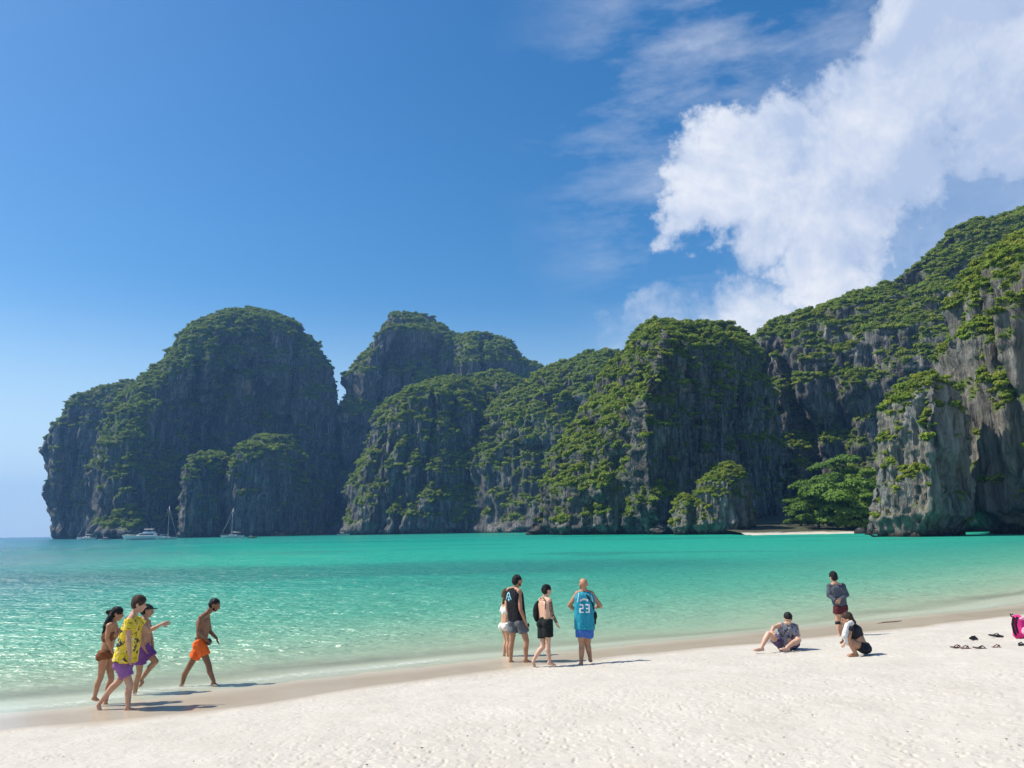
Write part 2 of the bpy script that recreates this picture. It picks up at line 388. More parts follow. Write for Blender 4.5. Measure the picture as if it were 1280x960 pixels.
pb = N.n('ShaderNodeBsdfPrincipled', {'Base Color': c, 'Roughness': 0.95, 'Specular IOR Level': 0.1, 'Normal': N.bump(hb, 0.9, 1.0)})
N.out(pb)

# foliage: the hue differs from bush to bush and from leaf spray to leaf spray
def leaf_material(name, cols):
    m, nt = new_mat(name); N = NT(nt)
    rnd = N.n('ShaderNodeObjectInfo').outputs['Random']
    pos = N.n('ShaderNodeTexCoord').outputs['Object']
    v = N.m('FRACT', N.m('ADD', rnd, N.m('MULTIPLY', N.noise(pos, 2.5, 2), 0.5)))
    c = N.ramp(v, [(i / (len(cols) - 1), k) for i, k in enumerate(cols)])
    df = N.n('ShaderNodeBsdfPrincipled', {'Base Color': c, 'Roughness': 0.62, 'Specular IOR Level': 0.25})
    tr = N.n('ShaderNodeBsdfTranslucent', {'Color': N.mix(0.5, c, (0.10, 0.16, 0.02))})
    N.out(N.n('ShaderNodeMixShader', {0: 0.36, 1: df, 2: tr}))
    return m
m_bush = leaf_material('jungle_foliage', [(0.120, 0.185, 0.022), (0.265, 0.370, 0.034), (0.165, 0.250, 0.028), (0.350, 0.425, 0.040), (0.200, 0.290, 0.034), (0.370, 0.400, 0.048), (0.140, 0.205, 0.026)])

def leaf_cloud(seed, n, lobes, size, flat=0.75):
    """leaf sprays spread over and through a few overlapping domes"""
    g = np.random.default_rng(seed)
    out = []
    cs = np.array(lobes, float)
    w = cs[:, 3] ** 2; w /= w.sum()
    k = g.choice(len(cs), n, p=w)
    d = g.normal(size=(n, 3)); d /= np.linalg.norm(d, axis=1)[:, None]
    d[:, 2] = np.where(d[:, 2] < -0.35, -d[:, 2] * 0.5, d[:, 2])
    r = cs[k, 3] * (0.62 + 0.42 * g.random(n) ** 0.6)
    p = cs[k, :3] + d * r[:, None] * np.array([1, 1, flat])
    nrm = d + g.normal(size=(n, 3)) * 0.38 + np.array([0, 0, 0.45]); nrm /= np.linalg.norm(nrm, axis=1)[:, None]
    t = np.cross(nrm, g.normal(size=(n, 3))); t /= np.linalg.norm(t, axis=1)[:, None]
    b = np.cross(nrm, t)
    sa = size * (0.6 + 0.8 * g.random(n))[:, None]; sb = sa * (0.5 + 0.3 * g.random(n))[:, None]
    dr = -0.25 * sa * np.array([0, 0, 1])
    V = np.stack([p - t * sa + dr, p - b * sb, p + t * sa + dr, p + b * sb], 1)
    return V.reshape(-1, 3), np.arange(n * 4).reshape(-1, 4)
def bush_lobes(seed, n):
    g = random.Random(seed); L = [(0, 0, 0.35, 0.62)]
    for i in range(n):
        a = g.random() * 6.283; q = 0.35 + 0.35 * g.random()
        L.append((q * cos(a), q * sin(a), 0.15 + 0.5 * g.random(), 0.30 + 0.22 * g.random()))
    return L
bush_col = bpy.data.collections.new('bush_forms')
for k in range(5):
    V, Q = leaf_cloud(100 + k, 420, bush_lobes(k, 5 + k % 3), 0.125, 0.8)
    o = mesh_np('bush_form', V, Q, m_bush, False)
    COL.objects.unlink(o); bush_col.objects.link(o)

ng = bpy.data.node_groups.new('scatter_bushes', 'GeometryNodeTree')
ng.interface.new_socket('Geometry', in_out='INPUT', socket_type='NodeSocketGeometry')
ng.interface.new_socket('Geometry', in_out='OUTPUT', socket_type='NodeSocketGeometry')
G = NT(ng)
gi = G.n('NodeGroupInput'); go = G.n('NodeGroupOutput')
ci = G.n('GeometryNodeCollectionInfo', {0: bush_col, 1: True, 2: True})
def named(nm, typ):
    nd = G.n('GeometryNodeInputNamedAttribute', {'Name': nm}, data_type=typ); return nd.outputs[0]
iop = G.n('GeometryNodeInstanceOnPoints', {'Points': gi.outputs[0], 'Instance': ci.outputs[0], 'Pick Instance': True,
          'Instance Index': named('pick', 'INT'), 'Rotation': named('rot', 'FLOAT_VECTOR'), 'Scale': named('scl', 'FLOAT_VECTOR')})
G.set(go.inputs[0], iop.outputs[0])

def scatter(name, P, S, label, seed=0, up=None):
    g = np.random.default_rng(seed); n = len(P)
    me = bpy.data.meshes.new(name); me.vertices.add(n); me.vertices.foreach_set('co', np.asarray(P, np.float32).ravel())
    a = me.attributes.new('pick', 'INT', 'POINT'); a.data.foreach_set('value', g.integers(0, 5, n).astype(np.int32))
    rot = np.stack([g.normal(0, .18, n), g.normal(0, .18, n), g.random(n) * 6.283], 1)
    a = me.attributes.new('rot', 'FLOAT_VECTOR', 'POINT'); a.data.foreach_set('vector', rot.astype(np.float32).ravel())
    sc = np.stack([S * (0.85 + .4 * g.random(n)), S * (0.85 + .4 * g.random(n)), S * (0.7 + .5 * g.random(n))], 1)
    a = me.attributes.new('scl', 'FLOAT_VECTOR', 'POINT'); a.data.foreach_set('vector', sc.astype(np.float32).ravel())
    o = bpy.data.objects.new(name, me); COL.objects.link(o); me.materials.append(m_bush)
    md = o.modifiers.new('bushes', 'NODES'); md.node_group = ng
    tag(o, label, 'vegetation', kind='stuff')
    return o

def sample_outline(pts, Y, lean=0.0):
    out = []
    for py, px in pts:
        y = Y
        for k in range(5):                    # a face that leans back stands further off the higher it is
            q = at_y(px, py, y); y = Y + lean * max(q[2], 0)
        out.append(q)
    P = np.array(out); return P[:, 2], P[:, 0]

def lobe(Y, L, R, T, n=2.2, c0=(-0.3, -0.3), lean=0.0, back=None, nu=260, nv=170, amp=1.0, seed=0, notch=(3.0, 3.0), topn=0.55, flute=1.5, ledge=1.15, veg=0.0):
    """one rounded mass of rock: horizontal slices between a left and a right outline, thick in depth, then weathered"""
    zl, xl = sample_outline(L, Y, lean); zr, xr = sample_outline(R, Y, lean)
    zt = max(zl.max(), zr.max())
    t = np.linspace(0, 1, nv)
    z = -4 + (zt + 4) * (1 - (1 - t) ** 1.7)
    XL = np.interp(z, zl, xl); XR = np.interp(z, zr, xr)
    hw = np.maximum((XR - XL) / 2, 0.02); xm = (XL + XR) / 2
    hw0 = hw.max()
    tt = np.clip(z / zt, 0, 1)
    shrink = np.minimum(1, (1 - tt ** 5.0) ** topn + 0.02) * (0.45 + 0.55 * np.minimum(1, hw / hw0 * 1.6))
    Tf = T * shrink; Tb = (back or T) * shrink
    Tf = np.minimum(Tf, (Y + lean * np.clip(z, 0, None)) * (1 - tt) * 0.95 + 0.3)   # the rim of the top, not the face below it, makes the skyline
    nf = int(nu * 0.68)
    th = np.concatenate([np.linspace(pi, 2 * pi, nf, endpoint=False), np.linspace(0, pi, nu - nf, endpoint=False)])
    C = np.cos(th)[:, None]; S = np.sin(th)[:, None]
    cz = c0[0] + (c0[1] - c0[0]) * tt[None, :]
    c = np.sign(C) * np.abs(C) ** 0.8 + 0 * cz
    w = np.where(c > cz, (c - cz) / (1 - cz), (c - cz) / (1 + cz))
    front = np.clip(1 - np.abs(w) ** n, 0, 1) ** (1 / n)
    backp = np.clip(1 - np.abs(c) ** 2.2, 0, 1) ** (1 / 2.2)
    X = xm[None] + hw[None] * c
    Yv = Y + lean * np.clip(z, 0, None)[None] + np.where(S < 0, -Tf[None] * front, Tb[None] * backp)
    Z = z[None] + 0 * c
    # weathering along the outward direction
    def normals():
        P = np.stack([X, Yv, Z], -1)
        du = np.roll(P, -1, 0) - np.roll(P, 1, 0); dv = np.gradient(P, axis=1)
        nn = np.cross(du, dv); ln = np.linalg.norm(nn, axis=-1, keepdims=True); return nn / np.maximum(ln, 1e-9)
    s = zt / 100.0
    for step in range(2):
        nn = normals()
        if step == 0:
            big = fbm(X / (34 * s), Yv / (34 * s), Z / (46 * s), 4, seed + 1)
            led = fbm(X / (24 * s), Yv / (24 * s), Z / (9 * s), 3, seed + 3)
            cl = fbm(X / (20 * s), Yv / (20 * s), Z / (130 * s), 2, seed + 4)
            d = amp * s * (7.5 * big + ledge * 4.2 * led - 7.0 * np.clip(1 - np.abs(cl) / 0.13, 0, 1) ** 1.4)
        else:
            fl = fbm(X / (5.5 * s ** .6), Yv / (5.5 * s ** .6), Z / (38 * s ** .6), 4, seed + 5, 0.6)
            fl2 = fbm(X / 2.6, Yv / 2.6, Z / 13.0, 3, seed + 6, 0.6)
            fine = fbm(X / 3.2, Yv / 3.2, Z / 3.2, 2, seed + 7)
            steep = np.clip(1.25 - np.abs(nn[..., 2]) * 1.5, 0.25, 1)
            d = flute * steep * (2.6 * s ** .6 * (np.abs(fl) * 2 - 0.6) + 0.75 * fl2) + 0.5 * fine
        edge = np.clip(hw[None] / (8 * s), 0.15, 1)
        d = d * edge
        if step == 1 and notch[0] > 0:
            zz = Z + 1.2 * fbm(X / 9, Yv / 9, Z * 0, 2, seed + 9)
            d = d - notch[1] * np.clip(1 - np.abs(zz - 0.1) / notch[0], 0, 1) ** 0.7
        X = X + nn[..., 0] * d; Yv = Yv + nn[..., 1] * d; Z = Z + nn[..., 2] * d * 0.6
    nn = normals()
    V = np.stack([X, Yv, Z], -1)
    # smoothed normals tell slopes from walls
    k = np.copy(nn)
    for a in range(3):
        k = (k + np.roll(k, 1, 0) + np.roll(k, -1, 0)) / 3
        k[:, 1:-1] = (k[:, 1:-1] + k[:, 2:] + k[:, :-2]) / 3
    nz = 0.5 * nn[..., 2] + 0.5 * k[..., 2]
    g = nz * 1.55 + 0.47 * fbm(X / (30 * s ** .5), Yv / (30 * s ** .5), Z / (38 * s ** .5), 5, seed + 13, 0.6) + veg + 0.10 * tt[None] - np.clip((9 * s - Z) / (7 * s), 0, 1)
    green = np.clip((g - 0.45) / 0.10, 0, 1)
    return V, green, nn

cliff_n = 0
def cliff(name, label, cat, lobes, bush, dens, veg_label, kind='structure', pale=0.0):
    """lobes grown into one mass, with the shrubs that root on its ledges and slopes"""
    global cliff_n
    cliff_n += 1
    VV, QQ, GG = [], [], []; off = 0; P, S = [], []
    g = np.random.default_rng(900 + cliff_n)
    for i, kw in enumerate(lobes):
        V, green, nn = lobe(seed=cliff_n * 100 + i * 31, **kw)
        nu, nv = green.shape
        VV.append(V.reshape(-1, 3)); GG.append(green.ravel()); QQ.append(grid_quads(nu, nv, True, off)); off += nu * nv
        # shrubs: chance per face by its area and greenness, on the sides one can see from the bay
        a = np.roll(V, -1, 0)[:, :-1] - V[:, :-1]; b = V[:, 1:] - V[:, :-1]
        area = np.linalg.norm(np.cross(a, b), axis=-1)
        cen = V[:, :-1] + a * .5 + b * .5
        tocam = CAMP - cen; tocam /= np.linalg.norm(tocam, axis=-1, keepdims=True)
        face = (nn[:, :-1] * tocam).sum(-1)
        ok = (face > -0.35) & (cen[..., 2] > 2.0)
        pr = green[:, :-1] * area * ok * dens * 1.55 / (bush ** 2)
        cnt = np.floor(pr + g.random(pr.shape)).astype(int)
        idx = np.repeat(np.arange(pr.size), cnt.ravel())
        if len(idx):
            aa = a.reshape(-1, 3)[idx]; bb = b.reshape(-1, 3)[idx]; cc = V[:, :-1].reshape(-1, 3)[idx]
            pp = cc + aa * g.random((len(idx), 1)) + bb * g.random((len(idx), 1))
            sz = bush * (0.30 + 1.25 * g.random(len(idx)) ** 2.6) * (0.55 + 0.45 * green[:, :-1].ravel()[idx])
            pp = pp + nn[:, :-1].reshape(-1, 3)[idx] * (0.12 * sz)[:, None] - np.array([0, 0, .22]) * sz[:, None]
            P.append(pp); S.append(sz)
    o = mesh_np(name, np.concatenate(VV), np.concatenate(QQ), m_rock)
    vattr(o, 'green', np.concatenate(GG)); vattr(o, 'pale', np.full(off, pale))
    tag(o, label, cat, kind=kind)
    if P:
        P = np.concatenate(P); S = np.concatenate(S)
        scatter('jungle_vegetation', P, S, veg_label, cliff_n)
        print('CLIFF', label, 'verts', off, 'bushes', len(P))
    return o

cliff('limestone_headland', 'rounded limestone headland standing alone beside the open sea', 'headland', [
    dict(Y=830, L=[(676, 150), (600, 138), (550, 148), (520, 168), (490, 190), (465, 205), (440, 225), (415, 250), (402, 275), (393, 305), (390, 332)],
         R=[(676, 421), (600, 419), (540, 417), (490, 414), (455, 411), (430, 403), (412, 388), (398, 366), (391, 342)], T=110, n=1.3, c0=(-0.55, -0.1), topn=.4, amp=1.0, veg=.05, nu=420, nv=230),
    dict(Y=860, L=[(676, 84), (640, 76), (600, 70), (570, 73), (540, 84), (510, 102), (490, 118), (480, 135), (476, 148)],
         R=[(676, 290), (520, 260), (490, 230), (480, 195), (474, 160)], T=70, n=2.0, c0=(-0.5, -0.3), nu=260, nv=170),
    dict(Y=700, L=[(676, 128), (600, 124), (560, 128), (530, 140), (505, 160), (485, 183), (462, 203), (440, 222), (416, 247), (403, 272), (397, 292)],
         R=[(676, 235), (600, 232), (560, 236), (530, 246), (505, 266), (475, 290), (450, 318), (420, 335), (403, 325), (397, 305)], T=62, n=1.7, c0=(0.4, 0.3), lean=0.36, nu=260, nv=190, veg=.16, amp=.9),
    dict(Y=668, L=[(672, 230), (640, 234), (600, 237), (580, 244), (568, 262)], R=[(672, 304), (600, 294), (575, 287), (566, 274)], T=46, n=1.6, c0=(-0.2, -0.2), nu=160, nv=100, amp=.7, veg=-.14),
    dict(Y=694, L=[(672, 288), (600, 295), (565, 306), (550, 322), (545, 342)], R=[(672, 402), (620, 398), (590, 391), (570, 380), (552, 362)], T=58, n=1.7, c0=(-0.4, -0.4), nu=200, nv=110, amp=.7, veg=-.14),
], 2.9, 0.7, 'dark green jungle clinging to the lone rounded headland')
cliff('limestone_mountain', 'tall domed limestone mountain rising furthest back behind the jungle slope', 'mountain', [
    dict(Y=950, L=[(676, 395), (500, 440), (475, 448), (455, 456), (446, 466), (440, 478), (412, 480), (399, 495), (393, 514)],
         R=[(676, 660), (440, 605), (425, 582), (412, 569), (402, 554), (396, 539), (393, 526)], T=130, n=1.4, c0=(-0.6, -0.5), topn=.4, nu=340, nv=200),
    dict(Y=935, L=[(676, 520), (440, 560), (422, 583), (416, 603)], R=[(676, 740), (480, 690), (460, 678), (445, 668), (430, 652), (420, 634), (416, 616)], T=100, n=1.5, c0=(-0.4, -0.3), topn=.4, nu=260, nv=170),
    dict(Y=870, L=[(650, 470), (470, 497), (449, 505), (441, 518)], R=[(650, 575), (480, 556), (452, 544), (441, 530)], T=40, n=2.0, nu=160, nv=110, amp=.8),
], 3.2, 0.65, 'dark shrubs on the domed mountain furthest back')
cliff('limestone_cliff', 'broad fluted cliff with a bright jungle slope running diagonally up it', 'cliff', [
    dict(Y=660, L=[(674, 425), (640, 430), (600, 442), (570, 454), (540, 463), (515, 470), (500, 484), (488, 505), (480, 528), (476, 550)],
         R=[(674, 650), (560, 632), (520, 617), (500, 604), (485, 588), (477, 568)], T=75, n=1.9, c0=(0.1, 0.0), lean=0.17, topn=.4, nu=380, nv=190, veg=.02),
    dict(Y=650, L=[(674, 530), (600, 555), (560, 578), (530, 597), (500, 632), (485, 655), (465, 688), (452, 712), (445, 730)],
         R=[(674, 800), (560, 792), (480, 786), (452, 776), (445, 760), (443, 742)], T=120, n=1.4, c0=(0.35, 0.3), lean=0.14, topn=.4, nu=380, nv=190, veg=.16, amp=1.2),
    dict(Y=730, L=[(640, 575), (490, 588), (472, 600), (465, 612)], R=[(640, 700), (490, 672), (470, 642), (465, 622)], T=50, n=2.0, nu=160, nv=110, amp=.8, veg=.05),
], 2.5, 0.75, 'bright green jungle on the diagonal slope of the broad fluted cliff')
cliff('limestone_cliff', 'wedge shaped cliff with a sunlit green ridge and a sheer dark wall', 'cliff', [
    dict(Y=345, L=[(674, 664), (640, 669), (610, 676), (580, 688), (550, 702), (530, 713), (510, 733), (490, 745), (470, 756), (450, 772), (430, 790), (415, 804), (405, 818)],
         R=[(674, 985), (560, 975), (480, 966), (445, 958), (425, 945), (411, 930), (405, 914)], T=75, n=1.15, c0=(-0.22, -0.8), nu=460, nv=250, veg=.06, topn=.4, amp=.9),
], 1.7, 0.85, 'sunlit green shrubs along the ridge of the wedge shaped cliff')
cliff('limestone_mountain', 'long jungle mountain slope rising towards the near cliffs', 'mountain', [
    dict(Y=400, L=[(674, 900), (560, 925), (480, 945), (440, 955), (425, 966), (410, 986), (398, 1010), (385, 1040), (375, 1060), (352, 1100), (320, 1150), (292, 1200), (268, 1245), (250, 1280), (235, 1330), (225, 1400), (222, 1450)],
         R=[(674, 2000), (400, 1850), (300, 1700), (240, 1560), (222, 1480)], T=75, n=1.5, c0=(-0.3, -0.3), nu=520, nv=250, veg=.1, lean=.08, amp=1.1),
], 1.8, 0.85, 'jungle covering the long slope above the small white beach')
cliff('limestone_cliff', 'nearest fluted cliff with bright bushes and an undercut foot', 'cliff', [
    dict(Y=165, L=[(676, 1230), (600, 1225), (540, 1226), (450, 1220), (410, 1214), (375, 1218), (335, 1240), (310, 1256), (290, 1278), (270, 1310), (255, 1350), (245, 1400)],
         R=[(676, 2100), (400, 2000), (300, 1800), (245, 1500)], T=48, n=1.7, c0=(-0.45, -0.3), nu=420, nv=240, veg=.09, notch=(4.5, 7.0), amp=.45),
    dict(Y=212, L=[(674, 1150), (600, 1165), (585, 1190)], R=[(674, 1500), (600, 1480), (585, 1450)], T=12, n=2.0, nu=140, nv=60, amp=.6),
], 1.15, 0.85, 'bright green bushes hanging on the nearest fluted cliff', pale=.25)
cliff('rock_pillar', 'upright limestone pillar with a green cap and pale streaked flank', 'rock', [
    dict(Y=160, L=[(676, 1084), (655, 1092), (640, 1096), (600, 1101), (540, 1106), (505, 1111), (490, 1120), (475, 1138), (467, 1154)],
         R=[(676, 1220), (560, 1214), (520, 1208), (495, 1199), (478, 1186), (469, 1168)], T=10, n=1.2, c0=(-0.5, -0.45), nu=240, nv=190, veg=-.16, notch=(3.5, 3.0), amp=.35, topn=.35),
], 1.0, 0.9, 'bright green bushes capping the upright limestone pillar', pale=.42)
cliff('rock_stack', 'small green topped rock stack in front of the wedge shaped cliff', 'rock', [
    dict(Y=252, L=[(674, 860), (630, 866), (605, 875), (592, 888), (582, 903), (579, 908)], R=[(674, 946), (640, 941), (610, 935), (592, 928), (582, 920), (579, 914)], T=11, n=1.8, c0=(-0.2, -0.2), nu=200, nv=130, amp=.55, veg=.03),
    dict(Y=256, L=[(674, 836), (645, 841), (628, 845), (620, 850)], R=[(674, 880), (640, 876), (626, 870), (619, 860)], T=7, n=1.9, nu=110, nv=80, amp=.5, veg=.03),
], .85, 0.9, 'green creeper and shrubs on the small rock stack', pale=.4)

# ------------------------------------------------------------------ the small white beach with its trees and boulders
def tri_mesh(name, V, F, mat, parent=None, smooth=False):
    me = bpy.data.meshes.new(name); me.from_pydata([tuple(v) for v in V], [], F); me.update()
    if mat: me.materials.append(mat)
    if smooth: me.polygons.foreach_set('use_smooth', [True] * len(me.polygons))
    o = bpy.data.objects.new(name, me); COL.objects.link(o)
    if parent is not None: o.parent = parent
    return o
m_cove, nt = new_mat('cove_sand'); N = NT(nt)
geo = N.n('ShaderNodeNewGeometry').outputs['Position']
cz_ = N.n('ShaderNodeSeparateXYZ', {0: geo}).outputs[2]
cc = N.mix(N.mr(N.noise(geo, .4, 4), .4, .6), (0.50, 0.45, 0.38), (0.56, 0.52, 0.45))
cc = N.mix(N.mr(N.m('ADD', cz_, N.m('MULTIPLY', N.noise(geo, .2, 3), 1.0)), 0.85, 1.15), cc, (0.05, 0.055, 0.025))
N.out(N.n('ShaderNodeBsdfPrincipled', {'Base Color': cc, 'Roughness': 0.95}))
x0 = at_y(938, 660, 216)[0]; x1 = at_y(1105, 660, 216)[0]
U, Vv = np.meshgrid(np.linspace(0, 1, 60), np.linspace(0, 1, 50), indexing='ij')
bx = x0 + (x1 - x0 + 12) * U; by = 208 + 150 * Vv ** 1.6 + 5 * (2 * U - 1) ** 2
bz = -0.5 + 0.055 * (by - 208) + 0.35 * fbm(bx / 6, by / 6, bx * 0, 3, 77)
cove = mesh_np('cove_beach', np.stack([bx, by, bz], -1), grid_quads(60, 50)[:, ::-1], m_cove)
tag(cove, 'strip of white sand at the foot of the trees across the lagoon', 'beach', kind='structure')
def cove_z(x, y): return -0.5 + 0.055 * (y - 208)

m_bark, nt = new_mat('tree_bark'); N = NT(nt)
geo = N.n('ShaderNodeTexCoord').outputs['Object']
N.out(N.n('ShaderNodeBsdfPrincipled', {'Base Color': N.ramp(N.noise(N.mapping(geo, (2, 2, .4)), 1.5, 4), [(.35, (.06, .05, .04)), (.65, (.17, .145, .115))]), 'Roughness': .95}))
m_leaf = leaf_material('tree_foliage', [(0.070, 0.145, 0.018), (0.150, 0.260, 0.028), (0.095, 0.185, 0.024), (0.200, 0.310, 0.034), (0.120, 0.215, 0.026)])

def tube_mesh(paths, seg=7):
    """tapered tubes: each path is a list of (point, radius)"""
    V, F = [], []
    for path in paths:
        pts = [Vector(p) for p, r in path]; base = len(V); n = len(path)
        for i, (p, r) in enumerate(path):
            d = (pts[min(i + 1, n - 1)] - pts[max(i - 1, 0)]).normalized()
            a = d.orthogonal().normalized(); b = d.cross(a)
            for k in range(seg):
                t = 2 * pi * k / seg
                V.append(Vector(p) + a * (r * cos(t)) + b * (r * sin(t)))
        for i in range(n - 1):
            for k in range(seg):
                k2 = (k + 1) % seg
                F.append((base + i * seg + k, base + i * seg + k2, base + (i + 1) * seg + k2, base + (i + 1) * seg + k))
        F.append(tuple(base + k for k in range(seg))[::-1]); F.append(tuple(base + (n - 1) * seg + k for k in range(seg)))
    return V, F
def make_tree(loc, height, width, label, seed, layers=11, n=7500):
    g = random.Random(seed)
    root = bpy.data.objects.new('beach_tree', None); COL.objects.link(root); root.location = loc; root.empty_display_size = 1
    tag(root, label, 'tree', 'trees behind the small white beach')
    paths = [[((0, 0, -.6), .45), ((.3 * g.uniform(-1, 1), .2, height * .3), .34), ((.7 * g.uniform(-1, 1), 0, height * .62), .2), ((.4 * g.uniform(-1, 1), .1, height * .93), .06)]]
    lobes = []
    for i in range(layers):
        a = i * 2.4 + g.uniform(-.4, .4); h = height * (.10 + .84 * i / (layers - 1))
        q = width * .5 * (0.42 + .5 * sin(pi * min(1, (.32 + .68 * (1 - i / layers)))) ) * g.uniform(.6, 1.0)
        e = Vector((q * .72 * cos(a), q * .72 * sin(a), h))
        st = Vector((0, 0, h * .68)); md = (st + e) / 2 + Vector((0, 0, .06 * height))
        paths.append([(st, .16), (md, .10), (e, .035)])
        r = width * g.uniform(.20, .30)
        lobes.append((e.x, e.y, e.z + .1 * r, r))
        for k in range(2):
            b = a + g.uniform(-1.2, 1.2)
            lobes.append((e.x + r * .8 * cos(b), e.y + r * .8 * sin(b), e.z + g.uniform(-.25, .35) * r, r * g.uniform(.5, .75)))
    lobes.append((0, 0, height * .93, width * .20))
    V, F = tube_mesh(paths)
    tri_mesh('trunk', V, F, m_bark, root, True)
    V, Q = leaf_cloud(seed, n, lobes, width * .030, 0.42)
    mesh_np('crown', V, Q, m_leaf, False, root)
    return root
TREES = [(1022, 598, 58, 240, 'layered green tree at the dark cliff end of the white cove beach'),
         (1056, 604, 74, 233, 'broad spreading tree hanging low over the white cove beach'),
         (1088, 588, 50, 243, 'tall green tree beside the pale flank of the upright pillar'),
         (1050, 572, 62, 262, 'dark leafy tree rising highest behind the broad spreading tree'),
         (1078, 618, 42, 228, 'small bushy tree beside the boulders at the pillar foot'),
         (1000, 622, 34, 256, 'small shaded tree closest to the dark wall of the cove')]
for i, (px, top, w, Y, lab) in enumerate(TREES):
    p = at_y(px, 640, Y); gz_ = cove_z(p[0], Y)
    ht = at_y(px, top, Y)[2] - gz_
    make_tree((p[0], Y, gz_), ht, w * Y / FPX, lab, 300 + i)

# boulders
def boulder(name, px, py, w, h, label, seed, cat='boulder', Y=None):
    base = at_z(px, py, 0.0) if Y is None else at_y(px, py, Y)
    k = base[1] / FPX
    bm = bmesh.new(); bmesh.ops.create_icosphere(bm, subdivisions=4, radius=1)
    co = np.array([v.co for v in bm.verts])
    d = 1 + .32 * fbm(co[:, 0] * 1.3, co[:, 1] * 1.3, co[:, 2] * 1.3, 3, seed) + .12 * fbm(co[:, 0] * 5, co[:, 1] * 5, co[:, 2] * 2, 3, seed + 3)
    for v, s in zip(bm.verts, d): v.co = Vector((v.co.x * w * k / 2 * s, v.co.y * w * k / 2 * s, v.co.z * h * k * s))
    me = bpy.data.meshes.new(name); bm.to_mesh(me); bm.free(); me.materials.append(m_rock)
    o = bpy.data.objects.new(name, me); COL.objects.link(o); o.location = (base[0], base[1], max(base[2], 0) - .1 * h * k)
    tag(o, label, cat)
    return o
boulder('boulder', 1076, 667, 17, 7, 'rounded grey boulder where the cove sand ends by the trees', 501)
boulder('boulder', 1096, 668, 22, 18, 'jagged dark boulder leaning against the pillar foot', 502)
boulder('boulder', 1113, 669, 14, 9, 'squat dark boulder under the overhang of the pillar', 503)
boulder('boulder', 1086, 668.5, 8, 4, 'small pale stone between two larger boulders by the pillar', 504)
boulder('boulder', 726, 666.5, 17, 4, 'low brown rock awash below the green ridge cliff', 505)

# ------------------------------------------------------------------ boats
def plain(name, col, rough=.5, spec=.4, metal=0.0, var=.08):
    m, nt = new_mat(name); N = NT(nt)
    geo = N.n('ShaderNodeTexCoord').outputs['Object']
    c = N.mix(N.mr(N.noise(geo, 6, 4), .3, .7), tuple(x * (1 - var) for x in col), tuple(min(1, x * (1 + var)) for x in col))
    N.out(N.n('ShaderNodeBsdfPrincipled', {'Base Color': c, 'Roughness': rough, 'Specular IOR Level': spec, 'Metallic': metal}))
    return m
m_white = plain('gelcoat_white', (.80, .80, .78), .25)
m_glass = plain('smoked_glass', (.015, .02, .025), .08, .6)
m_metal = plain('mast_alloy', (.55, .56, .58), .35, .5, .6)
m_wood = plain('boat_timber', (.20, .11, .055), .6)
m_teak = plain('deck_teak', (.33, .22, .13), .7)
m_canvas = plain('canvas_white', (.66, .66, .63), .8)
m_blue = plain('canvas_blue', (.05, .10, .25), .8)
m_red = plain('hull_red', (.45, .06, .04), .5)
m_grey = plain('rubber_grey', (.22, .22, .23), .7)
def hull(name, L, B, H, draft, mat, parent, bow=.5, rise=.35, stern=.8, n=22, m=9):
    V = []
    for i in range(n):
        t = i / (n - 1); x = (t - .5) * L
        w = B / 2 * (min(1, stern + (1 - stern) * t * 3) if t < .34 else (1 - ((t - .34) / .66) ** 2.4) ** bow)
        top = H * (1 + rise * max(0, (t - .35) / .65) ** 2); kd = -draft * (1 - max(0, (t - .75) / .25) ** 2)
        xo = .10 * L * max(0, (t - .6) / .4) ** 2
        for j in range(m):
            s = j / (m - 1); a = s * 2 - 1
            zz = kd + (top - kd) * abs(a) ** .8 if True else 0
            y = w * np.sign(a) * abs(a) ** .42
            V.append((x + xo * abs(a) * .6, y, zz))
    F = []
    for i in range(n - 1):
        for j in range(m - 1):
            F.append((i * m + j, (i + 1) * m + j, (i + 1) * m + j + 1, i * m + j + 1))
        F.append((i * m, i * m + m - 1, (i + 1) * m + m - 1, (i + 1) * m))
    F.append(tuple(range(m)))
    return tri_mesh(name, V, F, mat, parent, False)
def block(name, x0, x1, w0, w1, z0, z1, mat, parent, rake0=0., rake1=0., inset=.85):
    """a deckhouse block: raked ends and tumblehome sides, bevelled"""
    V = [(x0, -w0, z0), (x1, -w1, z0), (x1, w1, z0), (x0, w0, z0), (x0 + rake0, -w0 * inset, z1), (x1 - rake1, -w1 * inset, z1), (x1 - rake1, w1 * inset, z1), (x0 + rake0, w0 * inset, z1)]
    F = [(3, 2, 1, 0), (4, 5, 6, 7), (0, 1, 5, 4), (1, 2, 6, 5), (2, 3, 7, 6), (3, 0, 4, 7)]
    bm = bmesh.new(); vs = [bm.verts.new(v) for v in V]
    for f in F: bm.faces.new([vs[k] for k in f])
    bmesh.ops.bevel(bm, geom=bm.edges[:], offset=min(.08, (z1 - z0) * .18), segments=2, affect='EDGES')
    me = bpy.data.meshes.new(name); bm.to_mesh(me); bm.free(); me.materials.append(mat)
    o = bpy.data.objects.new(name, me); COL.objects.link(o); o.parent = parent
    return o
def tubes(name, paths, mat, parent, seg=6):
    V, F = tube_mesh(paths, seg); return tri_mesh(name, V, F, mat, parent, True)
def tubes_each(name, paths, mat, parent, seg=6):
    for p in paths: tubes(name, [p], mat, parent, seg)
def boat_root(name, px, py, rot, label, cat, group=None):
    p = at_z(px, py, 0.0)
    r = bpy.data.objects.new(name, None); COL.objects.link(r); r.location = p; r.rotation_euler = (0, 0, rot)
    tag(r, label, cat, group); return r, p[1] / FPX
